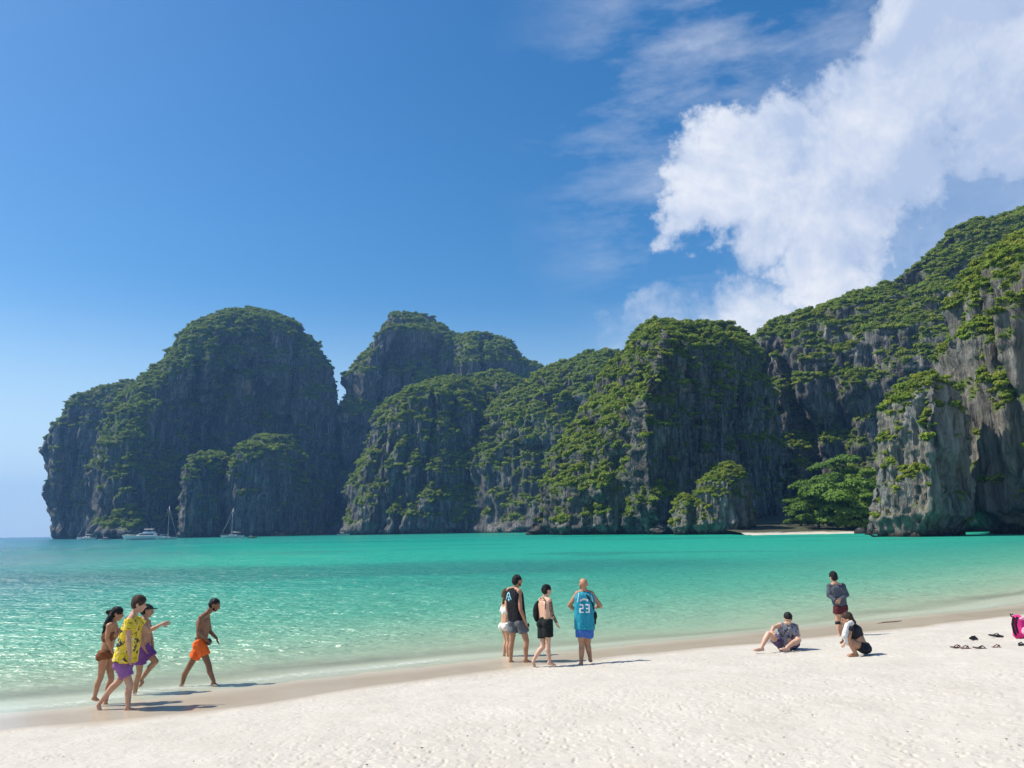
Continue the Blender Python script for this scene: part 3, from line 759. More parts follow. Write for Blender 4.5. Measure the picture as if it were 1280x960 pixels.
# motor yacht: bow to the left
r, k = boat_root('motor_yacht', 180, 674.6, pi + .12, 'large white motor yacht with a raised flybridge moored below the lone headland', 'yacht')
L = 47 * k
hull('hull', L, L * .25, L * .095, L * .03, m_white, r, .55, .35)
block('boot_stripe', -L * .44, L * .30, L * .118, L * .095, L * .001, L * .012, m_blue, r, inset=1.0)
block('deckhouse', -L * .30, L * .22, L * .095, L * .06, L * .09, L * .165, m_white, r, .2, L * .12)
block('side_window', -L * .26, L * .13, L * .098, L * .073, L * .118, L * .148, m_glass, r, .1, L * .05, .97)
block('flybridge', -L * .27, L * .05, L * .085, L * .06, L * .168, L * .205, m_white, r, .2, L * .05)
block('flybridge_screen', -L * .02, L * .055, L * .06, L * .045, L * .20, L * .225, m_glass, r, 0, L * .04)
block('hardtop', -L * .24, L * .0, L * .07, L * .06, L * .262, L * .275, m_white, r)
tubes_each('radar_arch', [[((-L * .2, s * L * .06, L * .2), .09), ((-L * .17, s * L * .058, L * .27), .08)] for s in (-1, 1)] + [[((-L * .05, s * L * .055, L * .2), .06), ((-L * .04, s * L * .055, L * .27), .05)] for s in (-1, 1)], m_white, r)
tubes('antenna', [[((-L * .15, 0, L * .275), .05), ((-L * .17, 0, L * .36), .02)]], m_metal, r)
tubes_each('bow_rail', [[((L * t, s * L * .12 * (1 - max(0, t) ** 2 * 3.2), L * (.12 + .05 * max(0, t))), .03) for t in (-.1, .1, .25, .4, .5)] for s in (-1, 1)], m_metal, r)
block('swim_platform', -L * .54, -L * .47, L * .10, L * .10, L * .012, L * .025, m_teak, r)
def sailboat(px, py, w, mast, rot, label, cover=m_blue):
    r, k = boat_root('sailboat', px, py, rot, label, 'sailboat', 'sailing yachts moored in the bay')
    L = w * k; M = mast * k
    hull('hull', L, L * .27, L * .10, L * .04, m_white, r, .6, .25, .7)
    block('cabin', -L * .16, L * .20, L * .07, L * .05, L * .095, L * .145, m_white, r, .1, L * .06)
    block('cabin_window', -L * .12, L * .13, L * .072, L * .058, L * .112, L * .130, m_glass, r, .1, L * .03, .97)
    tubes('mast', [[((L * .06, 0, L * .1), .11), ((L * .05, 0, M), .06)]], m_metal, r)
    tubes('boom', [[((L * .05, 0, L * .24), .06), ((-L * .34, 0, L * .23), .06)]], m_metal, r)
    tubes('furled_sail', [[((L * .03, 0, L * .265), .16), ((-L * .15, 0, L * .26), .2), ((-L * .33, 0, L * .25), .1)]], cover, r)
    tubes('forestay', [[((L * .50, 0, L * .14), .05), ((L * .28, 0, M * .48), .10), ((L * .05, 0, M * .97), .03)]], m_canvas, r)
    tubes('backstay', [[((-L * .48, 0, L * .12), .02), ((L * .05, 0, M * .99), .02)]], m_metal, r)
    tubes_each('shroud', [[((L * .06, s * L * .12, L * .11), .02), ((L * .05, 0, M * .8), .02)] for s in (-1, 1)], m_metal, r)
    tubes_each('rail', [[((-L * .48 + L * .95 * t / 6, s * L * .13 * (1 - (t / 6) ** 3), L * .17), .02) for t in range(7)] for s in (-1, 1)], m_metal, r)
    return r
sailboat(208, 674.2, 24, 40, .2, 'sailing yacht with a bare tall mast moored close to the white motor yacht')
sailboat(291, 672.3, 27, 36, pi + .15, 'sailing yacht lying alone beneath the green topped buttress', m_canvas)
sailboat(108, 674.6, 24, 28, pi - .1, 'sailing yacht anchored off the seaward tip of the headland', m_canvas)
def speedboat(px, py, w, rot, label, mat):
    r, k = boat_root('speedboat', px, py, rot, label, 'speedboat', 'small boats below the cliffs')
    L = w * k
    hull('hull', L, L * .27, L * .10, L * .03, mat, r, .55, .3, .85)
    block('windscreen', L * .02, L * .12, L * .09, L * .07, L * .1, L * .17, m_glass, r, .05, L * .06)
    block('canopy', -L * .30, L * .06, L * .10, L * .09, L * .235, L * .26, m_canvas, r)
    tubes_each('canopy_post', [[((x * L, s * L * .09, L * .09), .03), ((x * L, s * L * .088, L * .24), .03)] for s in (-1, 1) for x in (-.26, .02)], m_metal, r)
    block('outboard_motor', -L * .54, -L * .49, L * .05, L * .05, L * .03, L * .17, m_grey, r)
    return r
def longtail(px, py, w, rot, label, canopy):
    r, k = boat_root('longtail_boat', px, py, rot, label, 'longtail boat', 'longtail boats under the cliffs')
    L = w * k
    hull('hull', L, L * .14, L * .06, L * .02, m_wood, r, .7, 2.2, .6)
    tubes('prow', [[((L * .47, 0, L * .10), .14), ((L * .55, 0, L * .19), .10), ((L * .58, 0, L * .25), .05)]], m_wood, r)
    tubes('prow_ribbon', [[((L * .53, 0, L * .16), .17), ((L * .56, 0, L * .20), .15)]], m_red, r)
    block('canopy', -L * .28, L * .20, L * .065, L * .06, L * .175, L * .195, canopy, r)
    tubes_each('canopy_post', [[((x * L, s * L * .06, L * .04), .03), ((x * L, s * L * .058, L * .18), .03)] for s in (-1, 1) for x in (-.25, -.03, .17)], m_wood, r)
    tubes('tail_shaft', [[((-L * .42, 0, L * .11), .05), ((-L * .70, 0, L * .03), .03)]], m_metal, r)
    return r
speedboat(130, 675.2, 13, pi, 'small white speedboat between the headland tip and the motor yacht', m_white)
speedboat(301, 673.3, 8, pi, 'white dinghy sized speedboat off the stern of the lone sailing yacht', m_white)
speedboat(315, 672.8, 11, .1, 'red hulled speedboat next to the lone sailing yacht', m_red)
longtail(341, 670.2, 26, .15, 'longtail boat with a long white canopy in the deepest cliff shadow', m_canvas)
longtail(396, 669.0, 22, pi, 'longtail boat moored at the cleft between headland and mountain', m_canvas)
speedboat(429, 669.2, 14, 0, 'white speedboat under the pale corner of the fluted cliff', m_white)
longtail(450, 668.6, 18, .1, 'longtail boat with a blue canopy under the fluted cliff', m_blue)
speedboat(459, 668.3, 8, pi, 'tiny white boat beside the blue canopied longtail', m_white)

# ------------------------------------------------------------------ people
def skin_mat(name, col):
    m, nt = new_mat(name); N = NT(nt)
    pos = N.n('ShaderNodeTexCoord').outputs['Object']
    c = N.mix(N.mr(N.noise(pos, 9, 4), .35, .68), tuple(x * .82 for x in col), tuple(min(1, x * 1.12) for x in col))
    c = N.mix(N.mr(N.noise(pos, 3, 2), .5, .75, 0, .25), c, (col[0], col[1] * .7, col[2] * .6))
    N.out(N.n('ShaderNodeBsdfPrincipled', {'Base Color': c, 'Roughness': .5, 'Specular IOR Level': .35, 'Subsurface Weight': .06, 'Subsurface Radius': (.02, .008, .004)}))
    return m
def cloth_mat(name, col, rough=.85, pattern=None):
    m, nt = new_mat(name); N = NT(nt)
    pos = N.n('ShaderNodeTexCoord').outputs['Object']
    c = N.mix(N.mr(N.noise(pos, 14, 4, .6), .3, .7), tuple(x * .85 for x in col), tuple(min(1, x * 1.1) for x in col))
    if pattern:
        for (sc, lo, hi, pc) in pattern:
            c = N.mix(N.mr(N.noise(N.vm('ADD', pos, (sc, sc * .3, 1.7)), sc, 3, .6, .8), lo, hi), c, pc)
    h = N.noise(N.mapping(pos, (11, 11, 5)), 1.0, 4, .6, 1.2)
    N.out(N.n('ShaderNodeBsdfPrincipled', {'Base Color': c, 'Roughness': rough, 'Specular IOR Level': .2, 'Normal': N.bump(h, 1.0, .06)}))
    return m
SK_PALE = skin_mat('skin_fair', (.62, .38, .27)); SK_TAN = skin_mat('skin_tan', (.42, .225, .135)); SK_BROWN = skin_mat('skin_brown', (.24, .115, .065)); SK_MID = skin_mat('skin_mid', (.52, .30, .20))
M_HAIR = cloth_mat('hair_black', (.012, .011, .012), .5); M_HAIRB = cloth_mat('hair_brown', (.05, .03, .02), .55)

def prim(p0, p1, r0, r1, hemi=True, seg=16):
    """closed tapered limb between two points; flat ends make hems"""
    p0 = np.array(p0, float); p1 = np.array(p1, float); d = p1 - p0; L = np.linalg.norm(d); d = d / max(L, 1e-6)
    a = np.cross(d, [0, 0, 1.] if abs(d[2]) < .9 else [1., 0, 0]); a /= np.linalg.norm(a); b = np.cross(d, a)
    prof = []
    if hemi:
        for k in range(6): t = pi / 2 * k / 5; prof.append((-r0 * cos(t), max(r0 * sin(t), .001)))
        for k in range(6): t = pi / 2 * k / 5; prof.append((L + r1 * sin(t), max(r1 * cos(t), .001)))
    else:
        prof = [(0, .001), (0, r0), (L * .5, (r0 + r1) / 2), (L, r1), (L, .001)]
    th = np.linspace(0, 2 * pi, seg, endpoint=False)
    V = []
    for (s, r) in prof:
        V.append(p0 + d * s + np.outer(np.cos(th), a) * r + np.outer(np.sin(th), b) * r)
    V = np.array(V); n = len(prof)
    F = []
    for i in range(n - 1):
        for k in range(seg):
            k2 = (k + 1) % seg; F.append((i * seg + k, i * seg + k2, (i + 1) * seg + k2, (i + 1) * seg + k))
    F.append(tuple(range(seg))[::-1]); F.append(tuple((n - 1) * seg + k for k in range(seg)))
    return V.reshape(-1, 3), F
_bm = bmesh.new(); bmesh.ops.create_icosphere(_bm, subdivisions=3, radius=1)
ICO_V = np.array([v.co for v in _bm.verts]); ICO_F = [tuple(v.index for v in f.verts) for f in _bm.faces]; _bm.free()
def ell(c, ax, r):
    """ellipsoid: ax = three axes (rows), r = three radii"""
    return ICO_V @ (np.array(ax, float) * np.array(r)[:, None]) + np.array(c), ICO_F
EYE3 = np.eye(3)
def fuse(name, prims, mat, parent, voxel=.012, smooth=5, noise=0.0, extra=None, seed=0):
    """grow a list of overlapping limbs into one continuous skin"""
    V, F, o = [], [], 0
    for v, f in prims:
        V.extend(map(tuple, v)); F.extend(tuple(i + o for i in q) for q in f); o += len(v)
    me = bpy.data.meshes.new('tmp'); me.from_pydata(V, [], F); me.update()
    ob = bpy.data.objects.new('tmp', me); COL.objects.link(ob)
    md = ob.modifiers.new('r', 'REMESH'); md.mode = 'VOXEL'; md.voxel_size = voxel; md.use_smooth_shade = True
    ms = ob.modifiers.new('s', 'SMOOTH'); ms.factor = .5; ms.iterations = smooth
    dg = bpy.context.evaluated_depsgraph_get(); dg.update()
    out = bpy.data.meshes.new_from_object(ob.evaluated_get(dg)); out.name = name
    bpy.data.objects.remove(ob); bpy.data.meshes.remove(me)
    if noise:
        n = len(out.vertices); co = np.empty(n * 3, np.float32); out.vertices.foreach_get('co', co); co = co.reshape(-1, 3)
        nn = np.empty(n * 3, np.float32); out.vertices.foreach_get('normal', nn); nn = nn.reshape(-1, 3)
        d = fbm(co[:, 0] * 9 + seed, co[:, 1] * 9, co[:, 2] * 7, 3, 5 + seed) + .5 * fbm(co[:, 0] * 28, co[:, 1] * 28, co[:, 2] * 20, 2, 9)
        out.vertices.foreach_set('co', (co + nn * d[:, None] * noise).ravel()); out.update()
    if extra:
        bm = bmesh.new(); bm.from_mesh(out)
        for v, f in extra:
            vs = [bm.verts.new(tuple(x)) for x in v]
            for q in f: bm.faces.new([vs[i] for i in q])
        bm.to_mesh(out); bm.free()
    out.polygons.foreach_set('use_smooth', [True] * len(out.polygons))
    out.materials.clear(); out.materials.append(mat)
    ob = bpy.data.objects.new(name, out); COL.objects.link(ob); ob.parent = parent
    return ob
def unit(v): v = np.array(v, float); return v / max(np.linalg.norm(v), 1e-9)
def lerp(a, b, t): return a + (b - a) * t

def find_y(px, py, water=False):
    """distance at which the sight line through a foot meets the sand (or the water)"""
    if water: return at_z(px, py, 0)[1]
    lo, hi = 4.0, 80.0
    for i in range(40):
        m = (lo + hi) / 2; p = at_y(px, py, m)
        if p[2] > ground_pt(p[0], p[1]): lo = m
        else: hi = m
    return lo

class Person:
    def __init__(s, label, crop, foot, water=False, skin=SK_TAN, sc=1.0, group=None, face=(1, 0, 0), dy=0.0):
        s.x0, s.y0, s.k = crop; s.skin = skin; s.sc = sc; s.face = unit(face)
        fx, fy = s.px(*foot)
        s.Y = find_y(fx, fy, water) + dy
        base = at_y(fx, fy, s.Y)
        s.root = bpy.data.objects.new('person', None); COL.objects.link(s.root); s.root.location = tuple(base); s.base = base
        s.root.empty_display_size = .3
        tag(s.root, label, 'person', group); s.j = {}
    def px(s, cx, cy): return s.x0 + cx / s.k, s.y0 + cy / s.k
    def P(s, cx, cy, d=0.0): return at_y(*s.px(cx, cy), s.Y + d) - s.base      # local to the root
    def joints(s, **kw):
        for k, v in kw.items(): s.j[k] = s.P(*v)
        return s
    def head_axes(s, tilt=0.0):
        f = s.face; up = unit(s.j['head'] - s.j['neck']); up = unit(up * .5 + np.array([0, 0, .8]))
        f2 = unit(f - up * (f @ up) + up * 0); side = np.cross(f2, up)
        f2 = unit(f2 + up * tilt); up = unit(np.cross(side, f2))
        return side, f2, up
    def hand(s, el, wr, tip, prims, extra, curl=.5):
        sc = s.sc; d = unit(tip - wr); fa = unit(wr - el)
        side = np.cross(d, unit(s.face + np.array([.01, .02, .3]))); side = unit(side)
        nrm = np.cross(side, d)
        pc = wr + d * .045 * sc
        prims.append(ell(pc, [side, d, nrm], np.array([.040, .052, .020]) * sc))
        for q, (o, ln) in enumerate(((-.03, .070), (-.010, .082), (.010, .076), (.029, .060))):
            a = pc + d * .040 * sc + side * o * sc
            m = a + (d * .62 + nrm * .35 * curl) * ln * sc * .55; t = m + (d * .45 + nrm * .9 * curl) * ln * sc * .5
            extra.append(prim(a - d * .02, m, .0092 * sc, .0085 * sc, True, 8)); extra.append(prim(m, t, .0085 * sc, .0070 * sc, True, 8))
        a = pc - side * .030 * sc - d * .015; m = a + (d * .55 - side * .75) * .036 * sc; t = m + (d * .9 + nrm * .3) * .030 * sc
        extra.append(prim(a, m, .011 * sc, .010 * sc, True, 8)); extra.append(prim(m, t, .010 * sc, .008 * sc, True, 8))
    def body(s, female=False, bulk=1.0, belly=0.0):
        j = s.j; sc = s.sc * bulk; prims, extra = [], []
        shM = (j['shL'] + j['shR']) / 2; hpM = (j['hipL'] + j['hipR']) / 2; nk = j['neck']; up = unit(nk - hpM)
        fw = s.bodyface()
        for a in 'LR':
            sh, hp = j['sh' + a], j['hip' + a]
            inn = lerp(sh, shM, .42)
            prims.append(prim(inn - up * .10 * sc, lerp(hp, hpM, .25) + up * .08, (.092 if female else .108) * sc, (.088 if female else .092) * sc))
            prims.append(prim(sh, nk - up * .02, .058 * sc, .052 * sc))
            prims.append(ell(sh, EYE3, np.array([.062, .062, .062]) * sc))
            el, wr, tip = j['el' + a], j['wr' + a], j['hd' + a]
            prims.append(prim(sh, el, .055 * sc, .040 * sc)); prims.append(prim(lerp(sh, el, .45), lerp(sh, el, .7), .049 * sc, .044 * sc))
            prims.append(prim(el, lerp(el, wr, .35), .040 * sc, .041 * sc)); prims.append(prim(lerp(el, wr, .3), wr, .041 * sc, .027 * sc))
            s.hand(el, wr, tip, prims, extra)
            kn, an, toe = j['kn' + a], j['an' + a], j['toe' + a]
            prims.append(prim(hp, kn, (.092 if female else .088) * sc, .056 * sc)); prims.append(prim(hp, lerp(hp, kn, .5), .09 * sc, .078 * sc))
            bk = unit(np.cross(np.cross(kn - an, fw), kn - an) if np.linalg.norm(np.cross(kn - an, fw)) > .01 else fw)
            calf = lerp(kn, an, .33) - bk * .018 * sc
            prims.append(prim(kn, calf, .055 * sc, .058 * sc)); prims.append(prim(calf, an, .057 * sc, .036 * sc))
            fd = unit(toe - an); heel = an - np.array([0, 0, .045]) * sc - unit(fd * [1, 1, 0] + fw * .01) * .03 * sc
            prims.append(prim(an, heel, .037 * sc, .033 * sc)); prims.append(prim(heel, lerp(heel, toe, .6), .034 * sc, .036 * sc))
            sd = np.cross(fd, [0, 0, 1.])
            for q in (-1, 0, 1): prims.append(prim(lerp(heel, toe, .5), toe + sd * q * .022 * sc, .028 * sc, .017 * sc))
        prims.append(prim(shM - up * .05, hpM + up * .05, .105 * sc, .10 * sc))
        prims.append(prim(j['hipL'], j['hipR'], .098 * sc, .098 * sc))
        for a in 'LR': prims.append(ell(j['hip' + a] - fw * .045 - np.array([0, 0, .03]), EYE3, np.array([.088, .088, .09]) * sc))
        if female:
            for q in 'LR': prims.append(ell(lerp(j['sh' + q], shM, .45) - up * .17 + fw * .085, EYE3, np.array([.055] * 3) * sc))
        if belly: prims.append(ell(lerp(shM, hpM, .7) + fw * .07, EYE3, np.array([.11, .11, .12]) * belly))
        sd, f, u = s.head_axes(getattr(s, 'tilt', 0)); h = j['head']
        prims.append(prim(nk - up * .03, h - u * .06 - f * .02, .060 * s.sc, .054 * s.sc))
        prims += s.head_prims(h, sd, f, u)
        s.b = fuse('body', prims, s.skin, s.root, .0115, 5, extra=extra)
        for q in (-1, 1):
            e = h + f * .097 * s.sc + sd * q * .034 * s.sc + u * .009
            v, fc = ell(e, [sd, f, u], np.array([.012, .007, .007]) * s.sc)
            tri_mesh('eye', v, fc, M_EYE, s.root, True)
        return s
    def head_prims(s, h, sd, f, u):
        k = s.sc * 1.09; ax = [sd, f, u]
        P = [ell(h + u * .025 * k - f * .008, ax, np.array([.076, .096, .088]) * k), ell(h - u * .045 * k + f * .028 * k, ax, np.array([.058, .066, .075]) * k),
             ell(h - u * .092 * k + f * .062 * k, ax, np.array([.026, .024, .022]) * k), prim(h + f * .088 * k + u * .012, h + f * .110 * k - u * .028 * k, .010 * k, .016 * k),
             prim(h + f * .086 * k - sd * .022 - u * .062 * k, h + f * .086 * k + sd * .022 - u * .062 * k, .012 * k, .012 * k),
             prim(h + f * .084 * k - sd * .036 + u * .028 * k, h + f * .084 * k + sd * .036 + u * .028 * k, .013 * k, .013 * k)]
        for q in (-1, 1): P.append(ell(h + sd * q * .078 * k - u * .012 * k - f * .008, ax, np.array([.013, .022, .034]) * k))
        return P
    def bodyface(s):
        j = s.j; f = np.cross(unit(j['shL'] - j['shR']) * -1, [0, 0, 1.]) * -1
        f = np.cross([0, 0, 1.], unit(j['shR'] - j['shL']) )
        return unit(f)
    # ---- hair and clothes
    def hair(s, mat, top=.012, long=None, back=1.0, name='hair'):
        sd, f, u = s.head_axes(getattr(s, 'tilt', 0)); h = s.j['head']; k = s.sc * 1.09; ax = [sd, f, u]
        tp = max(top, -.004)
        P = [ell(h + u * (.040 + tp * .5) * k - f * .012 * k, ax, np.array([.084 + tp * .3, .101 + tp * .3, .086 + tp * .8]) * k),
             ell(h + u * .0 * k - f * .048 * k * back, ax, np.array([.081, .066, .088]) * k)]
        if long is not None:
            for (a, b, r0, r1) in long: P.append(prim(a, b, r0, r1))
        o = fuse(name, P, mat, s.root, .009, 2, noise=.013, seed=len(s.root.name)); return o
    def beard(s, mat):
        sd, f, u = s.head_axes(getattr(s, 'tilt', 0)); h = s.j['head']; k = s.sc
        fuse('beard', [ell(h - u * .088 * k + f * .05 * k, [sd, f, u], np.array([.052, .048, .034]) * k), prim(h - u * .07 * k + f * .03 * k - sd * .055, h - u * .07 * k + f * .03 * k + sd * .055, .024, .024)], mat, s.root, .009, 3, noise=.004)
    def shorts(s, mat, frac=.62, flare=1.0, waist=.10, name='shorts'):
        j = s.j; hpM = (j['hipL'] + j['hipR']) / 2; shM = (j['shL'] + j['shR']) / 2; up = unit(shM - hpM); k = s.sc; fw = s.bodyface(); P = []
        wp = hpM + up * waist * k
        for a in 'LR':
            hp, kn = j['hip' + a], j['kn' + a]; end = lerp(hp, kn, frac); d = unit(kn - hp)
            P.append(prim(hp - d * .07, end, .112 * k, .106 * k * flare, False, 20)); P.append(ell(hp - fw * .045 - np.array([0, 0, .03]), EYE3, np.array([.102, .102, .10]) * k))
            P.append(prim(lerp(hp, hpM, .1) - up * .02, lerp(wp, hp, .3) + (wp - hp) * .1, .108 * k, .108 * k, True))
        P.append(prim(j['hipL'], j['hipR'], .110 * k, .110 * k))
        o = fuse(name, P, mat, s.root, .0125, 4, noise=.006, seed=3); return o
    def top(s, mat, hem=.0, sleeve=0.0, flare=.0, name='shirt', pad=.016, up_cut=0.0, strap=True, long_sleeve=False):
        """hem: metres below the hip line (negative = above)"""
        j = s.j; hpM = (j['hipL'] + j['hipR']) / 2; shM = (j['shL'] + j['shR']) / 2; up = unit(j['neck'] - hpM); k = s.sc; P = []
        for a in 'LR':
            sh, hp = j['sh' + a], j['hip' + a]; inn = lerp(sh, shM, .42)
            tp = inn - up * (.02 + up_cut); bt = lerp(hp, hpM, .25) - up * hem
            P.append(prim(tp - up * .07, lerp(tp, bt, .45), .115 * k + pad, .112 * k + pad + flare * .4, True, 20))
            P.append(prim(lerp(tp, bt, .35), bt, .110 * k + pad + flare * .3, .108 * k + pad + flare, False, 20))
            if strap: P.append(prim(lerp(sh, shM, .2) - up * .01, j['neck'] - up * .05 + (sh - shM) * .18, .062 * k + pad * .6, .050 * k + pad * .6))
            if sleeve: P.append(prim(lerp(sh, j['el' + a], -.08), lerp(sh, j['el' + a], sleeve), .070 * k + pad, .066 * k + pad + flare * .2, False))
            if long_sleeve:
                P.append(prim(sh, j['el' + a], .060 * k + pad, .046 * k + pad)); P.append(prim(j['el' + a], lerp(j['el' + a], j['wr' + a], .93), .046 * k + pad, .034 * k + pad * .7))
                P.append(ell(sh, EYE3, np.array([.068] * 3) * k + pad))
        P.append(prim(shM - up * (.06 + up_cut), lerp(shM, hpM, .4), .112 * k + pad, .11 * k + pad)); P.append(prim(lerp(shM, hpM, .4), hpM - up * hem, .11 * k + pad, .112 * k + pad + flare, False, 20))
        return fuse(name, P, mat, s.root, .0125, 4, noise=.007, seed=7)
    def band(s, a, b, t0, t1, r, mat, name):
        p0 = lerp(s.j[a], s.j[b], t0); p1 = lerp(s.j[a], s.j[b], t1)
        v, f = prim(p0, p1, r, r, False, 20); return tri_mesh(name, v, f, mat, s.root, True)
M_EYE = cloth_mat('eye_dark', (.02, .015, .012), .3)
def strap_ring(name, pts, r, mat, parent):
    V, F = tube_mesh([[(p, r) for p in pts]], 8); return tri_mesh(name, V, F, mat, parent, True)
def tee(s): return s

C_L = (105, 740, 6.0); C_O = (215, 735, 7.106); C_T = (620, 705, 7.11); C_J = (690, 710, 7.39); C_S = (930, 755, 13.71); C_K = (1020, 705, 7.68)
G_L = 'bathers walking together in the shallows'; G_M = 'men strolling along the wet sand'

# man in bright orange shorts, wading, looking down
p = Person('bearded man in bright orange swim shorts wading with his head bowed', C_O, (380, 850), True, SK_BROWN, 1.0, None, (1, .1, -.55))
p.tilt = -.1
p.joints(head=(378, 148, .0), neck=(318, 212, 0), shR=(262, 262, -.17), shL=(312, 255, .17), elR=(232, 375, -.23), wrR=(300, 452, -.22), hdR=(330, 480, -.2),
         elL=(338, 388, .22), wrL=(398, 448, .17), hdL=(410, 495, .15), hipR=(248, 492, -.09), hipL=(270, 492, .09), knR=(328, 690, -.1), anR=(372, 832, -.1), toeR=(420, 872, -.1),
         knL=(135, 728, .08), anL=(92, 850, .08), toeL=(118, 905, .08))
p.body(); p.shorts(cloth_mat('orange_nylon', (.95, .16, .03)), .55, 1.12); p.hair(M_HAIR, -.012); p.beard(M_HAIR)
fuse('waist_pouch', [ell(p.P(328, 478, -.14), EYE3, (.055, .07, .07))], plain('pouch_black', (.02, .02, .022), .6), p.root, .012, 3)
strap_ring('pouch_strap', [p.P(212, 440, -.12), p.P(216, 490, -.14), p.P(218, 520, -.13)], .016, plain('strap_black', (.015, .015, .017), .7), p.root)

# woman with a long dark ponytail
p = Person('woman with a long dark ponytail and brown bikini walking beside the yellow shirt', C_L, (165, 850), False, SK_TAN, .93, G_L, (.95, .3, -.1))
p.joints(head=(248, 165, .1), neck=(222, 222, .05), shR=(190, 255, -.10), shL=(228, 248, .17), elR=(172, 345, -.16), wrR=(205, 430, -.14), hdR=(222, 475, -.12),
         elL=(262, 330, .22), wrL=(300, 235, .22), hdL=(312, 190, .22), hipR=(150, 470, -.08), hipL=(178, 468, .09), knR=(125, 640, -.06), anR=(82, 780, -.06), toeR=(112, 812, -.04),
         knL=(205, 650, .1), anL=(162, 832, .1), toeL=(200, 856, .12))
p.body(True)
p.hair(M_HAIR, .01, [(p.P(205, 150, .05), p.P(178, 152, .02), .05, .045), (p.P(205, 165, .04), p.P(165, 260, -.08), .06, .05), (p.P(165, 260, -.08), p.P(138, 345, -.12), .045, .02)])
p.shorts(cloth_mat('bikini_brown', (.20, .075, .035)), .10, .98, .02, 'bikini_bottom')
p.top(cloth_mat('bikini_brown_top', (.20, .075, .035)), -.30, 0, 0, 'bikini_top', .004, .10, False)

# man pointing, yellow printed shirt
p = Person('man in a yellow printed shirt and purple shorts pointing ahead with one arm', C_L, (345, 880), False, SK_MID, 1.02, G_L, (.95, .25, -.15))
p.joints(head=(412, 92, .06), neck=(372, 160, .02), shR=(340, 215, -.17), shL=(395, 215, .17), elR=(332, 365, -.24), wrR=(345, 485, -.22), hdR=(342, 545, -.2),
         elL=(488, 292, .22), wrL=(585, 240, .2), hdL=(632, 232, .2), hipR=(285, 535, -.09), hipL=(325, 532, .09), knR=(345, 700, -.08), anR=(330, 858, -.08), toeR=(398, 888, -.06),
         knL=(265, 668, .06), anL=(122, 830, .04), toeL=(122, 898, .04))
p.body(); p.hair(M_HAIRB, .022)
p.shorts(cloth_mat('purple_nylon', (.30, .13, .34)), .62, 1.12)
p.top(cloth_mat('yellow_print', (.80, .60, .05), .85, [(9, .56, .60, (.05, .055, .05)), (14, .62, .66, (.75, .72, .60))]), -.03, .5, .05, 'printed_shirt')

# man in cap and purple shorts
p = Person('shirtless man in a dark cap and purple shorts, furthest of the walking trio', C_L, (390, 800), False, SK_TAN, 1.0, G_L, (.92, .38, -.15), dy=.5)
p.joints(head=(474, 140, .05), neck=(452, 195, .0), shR=(428, 235, -.17), shL=(478, 228, .17), elR=(420, 335, -.2), wrR=(452, 420, -.16), hdR=(470, 455, -.14),
         elL=(500, 330, .24), wrL=(516, 405, .24), hdL=(522, 448, .24), hipR=(428, 432, -.09), hipL=(462, 430, .09), knL=(538, 522, .10), anL=(428, 660, .10), toeL=(414, 712, .10),
         knR=(412, 610, -.08), anR=(378, 775, -.08), toeR=(455, 800, -.08))
p.body(); p.hair(M_HAIR, -.01)
p.shorts(cloth_mat('violet_nylon', (.20, .07, .27)), .62, 1.12)
sd, f, u = p.head_axes(0); h = p.j['head']
cap = fuse('cap', [ell(h + u * .05 - f * .005, [sd, f, u], (.088, .105, .075)), ell(h + u * .045 + f * .115, [sd, f, u], (.07, .075, .014))], cloth_mat('cap_dark', (.04, .05, .045)), p.root, .01, 2)
for nm, q in (('sandal', p.j['toeR']),):
    a = p.j['anR']; fuse(nm, [prim(lerp(a, q, -.05) - np.array([0, 0, .085]), q - np.array([0, 0, .035]), .045, .045)], plain('sandal_dark', (.03, .03, .03), .7), p.root, .012, 2)

# woman in white bikini, half hidden
p = Person('woman in a white bikini half hidden behind the man in the black tank top', C_T, (85, 835), False, SK_MID, .95, G_M, (.75, .65, 0), dy=.35)
p.joints(head=(88, 275, .05), neck=(80, 325, 0), shL=(68, 350, .12), shR=(118, 352, -.12), elL=(60, 430, .16), wrL=(85, 500, .1), hdL=(95, 540, .1), elR=(128, 440, -.14), wrR=(135, 520, -.12), hdR=(140, 560, -.1),
         hipL=(70, 545, .08), hipR=(100, 548, -.08), knL=(92, 685, .06), anL=(72, 808, .06), toeL=(105, 838, .06), knR=(112, 690, -.06), anR=(105, 820, -.06), toeR=(140, 846, -.04))
p.body(True); p.hair(cloth_mat('hair_lightbrown', (.12, .075, .04)), .012, [(p.P(78, 285, 0), p.P(66, 345, -.03), .05, .04)])
mw = cloth_mat('bikini_white', (.78, .76, .72)); p.shorts(mw, .06, .98, .02, 'bikini_bottom'); p.top(mw, -.30, 0, 0, 'bikini_top', .005, .08, False)

# tall man, black tank top
p = Person('tall man in a black tank top with a pale blue emblem and grey shorts', C_T, (150, 872), False, SK_TAN, 1.06, G_M, (.8, .55, 0))
p.joints(head=(190, 148, .0), neck=(175, 208, 0), shL=(118, 232, .15), shR=(205, 245, -.15), elL=(98, 390, .2), wrL=(135, 500, .2), hdL=(150, 545, .18), elR=(218, 400, -.22), wrR=(262, 515, -.2), hdR=(278, 562, -.18),
         hipL=(158, 510, .08), hipR=(222, 512, -.08), knL=(140, 690, .06), anL=(132, 850, .06), toeL=(178, 884, .06), knR=(272, 690, -.08), anR=(266, 836, -.08), toeR=(318, 878, -.08))
p.body(False, 1.03); p.hair(M_HAIR, -.018); p.beard(M_HAIRB)
p.shorts(cloth_mat('grey_cotton', (.13, .145, .165)), .55, 1.12)
TK = p.top(cloth_mat('black_jersey', (.012, .013, .018)), -.02, 0, .012, 'tank_top')
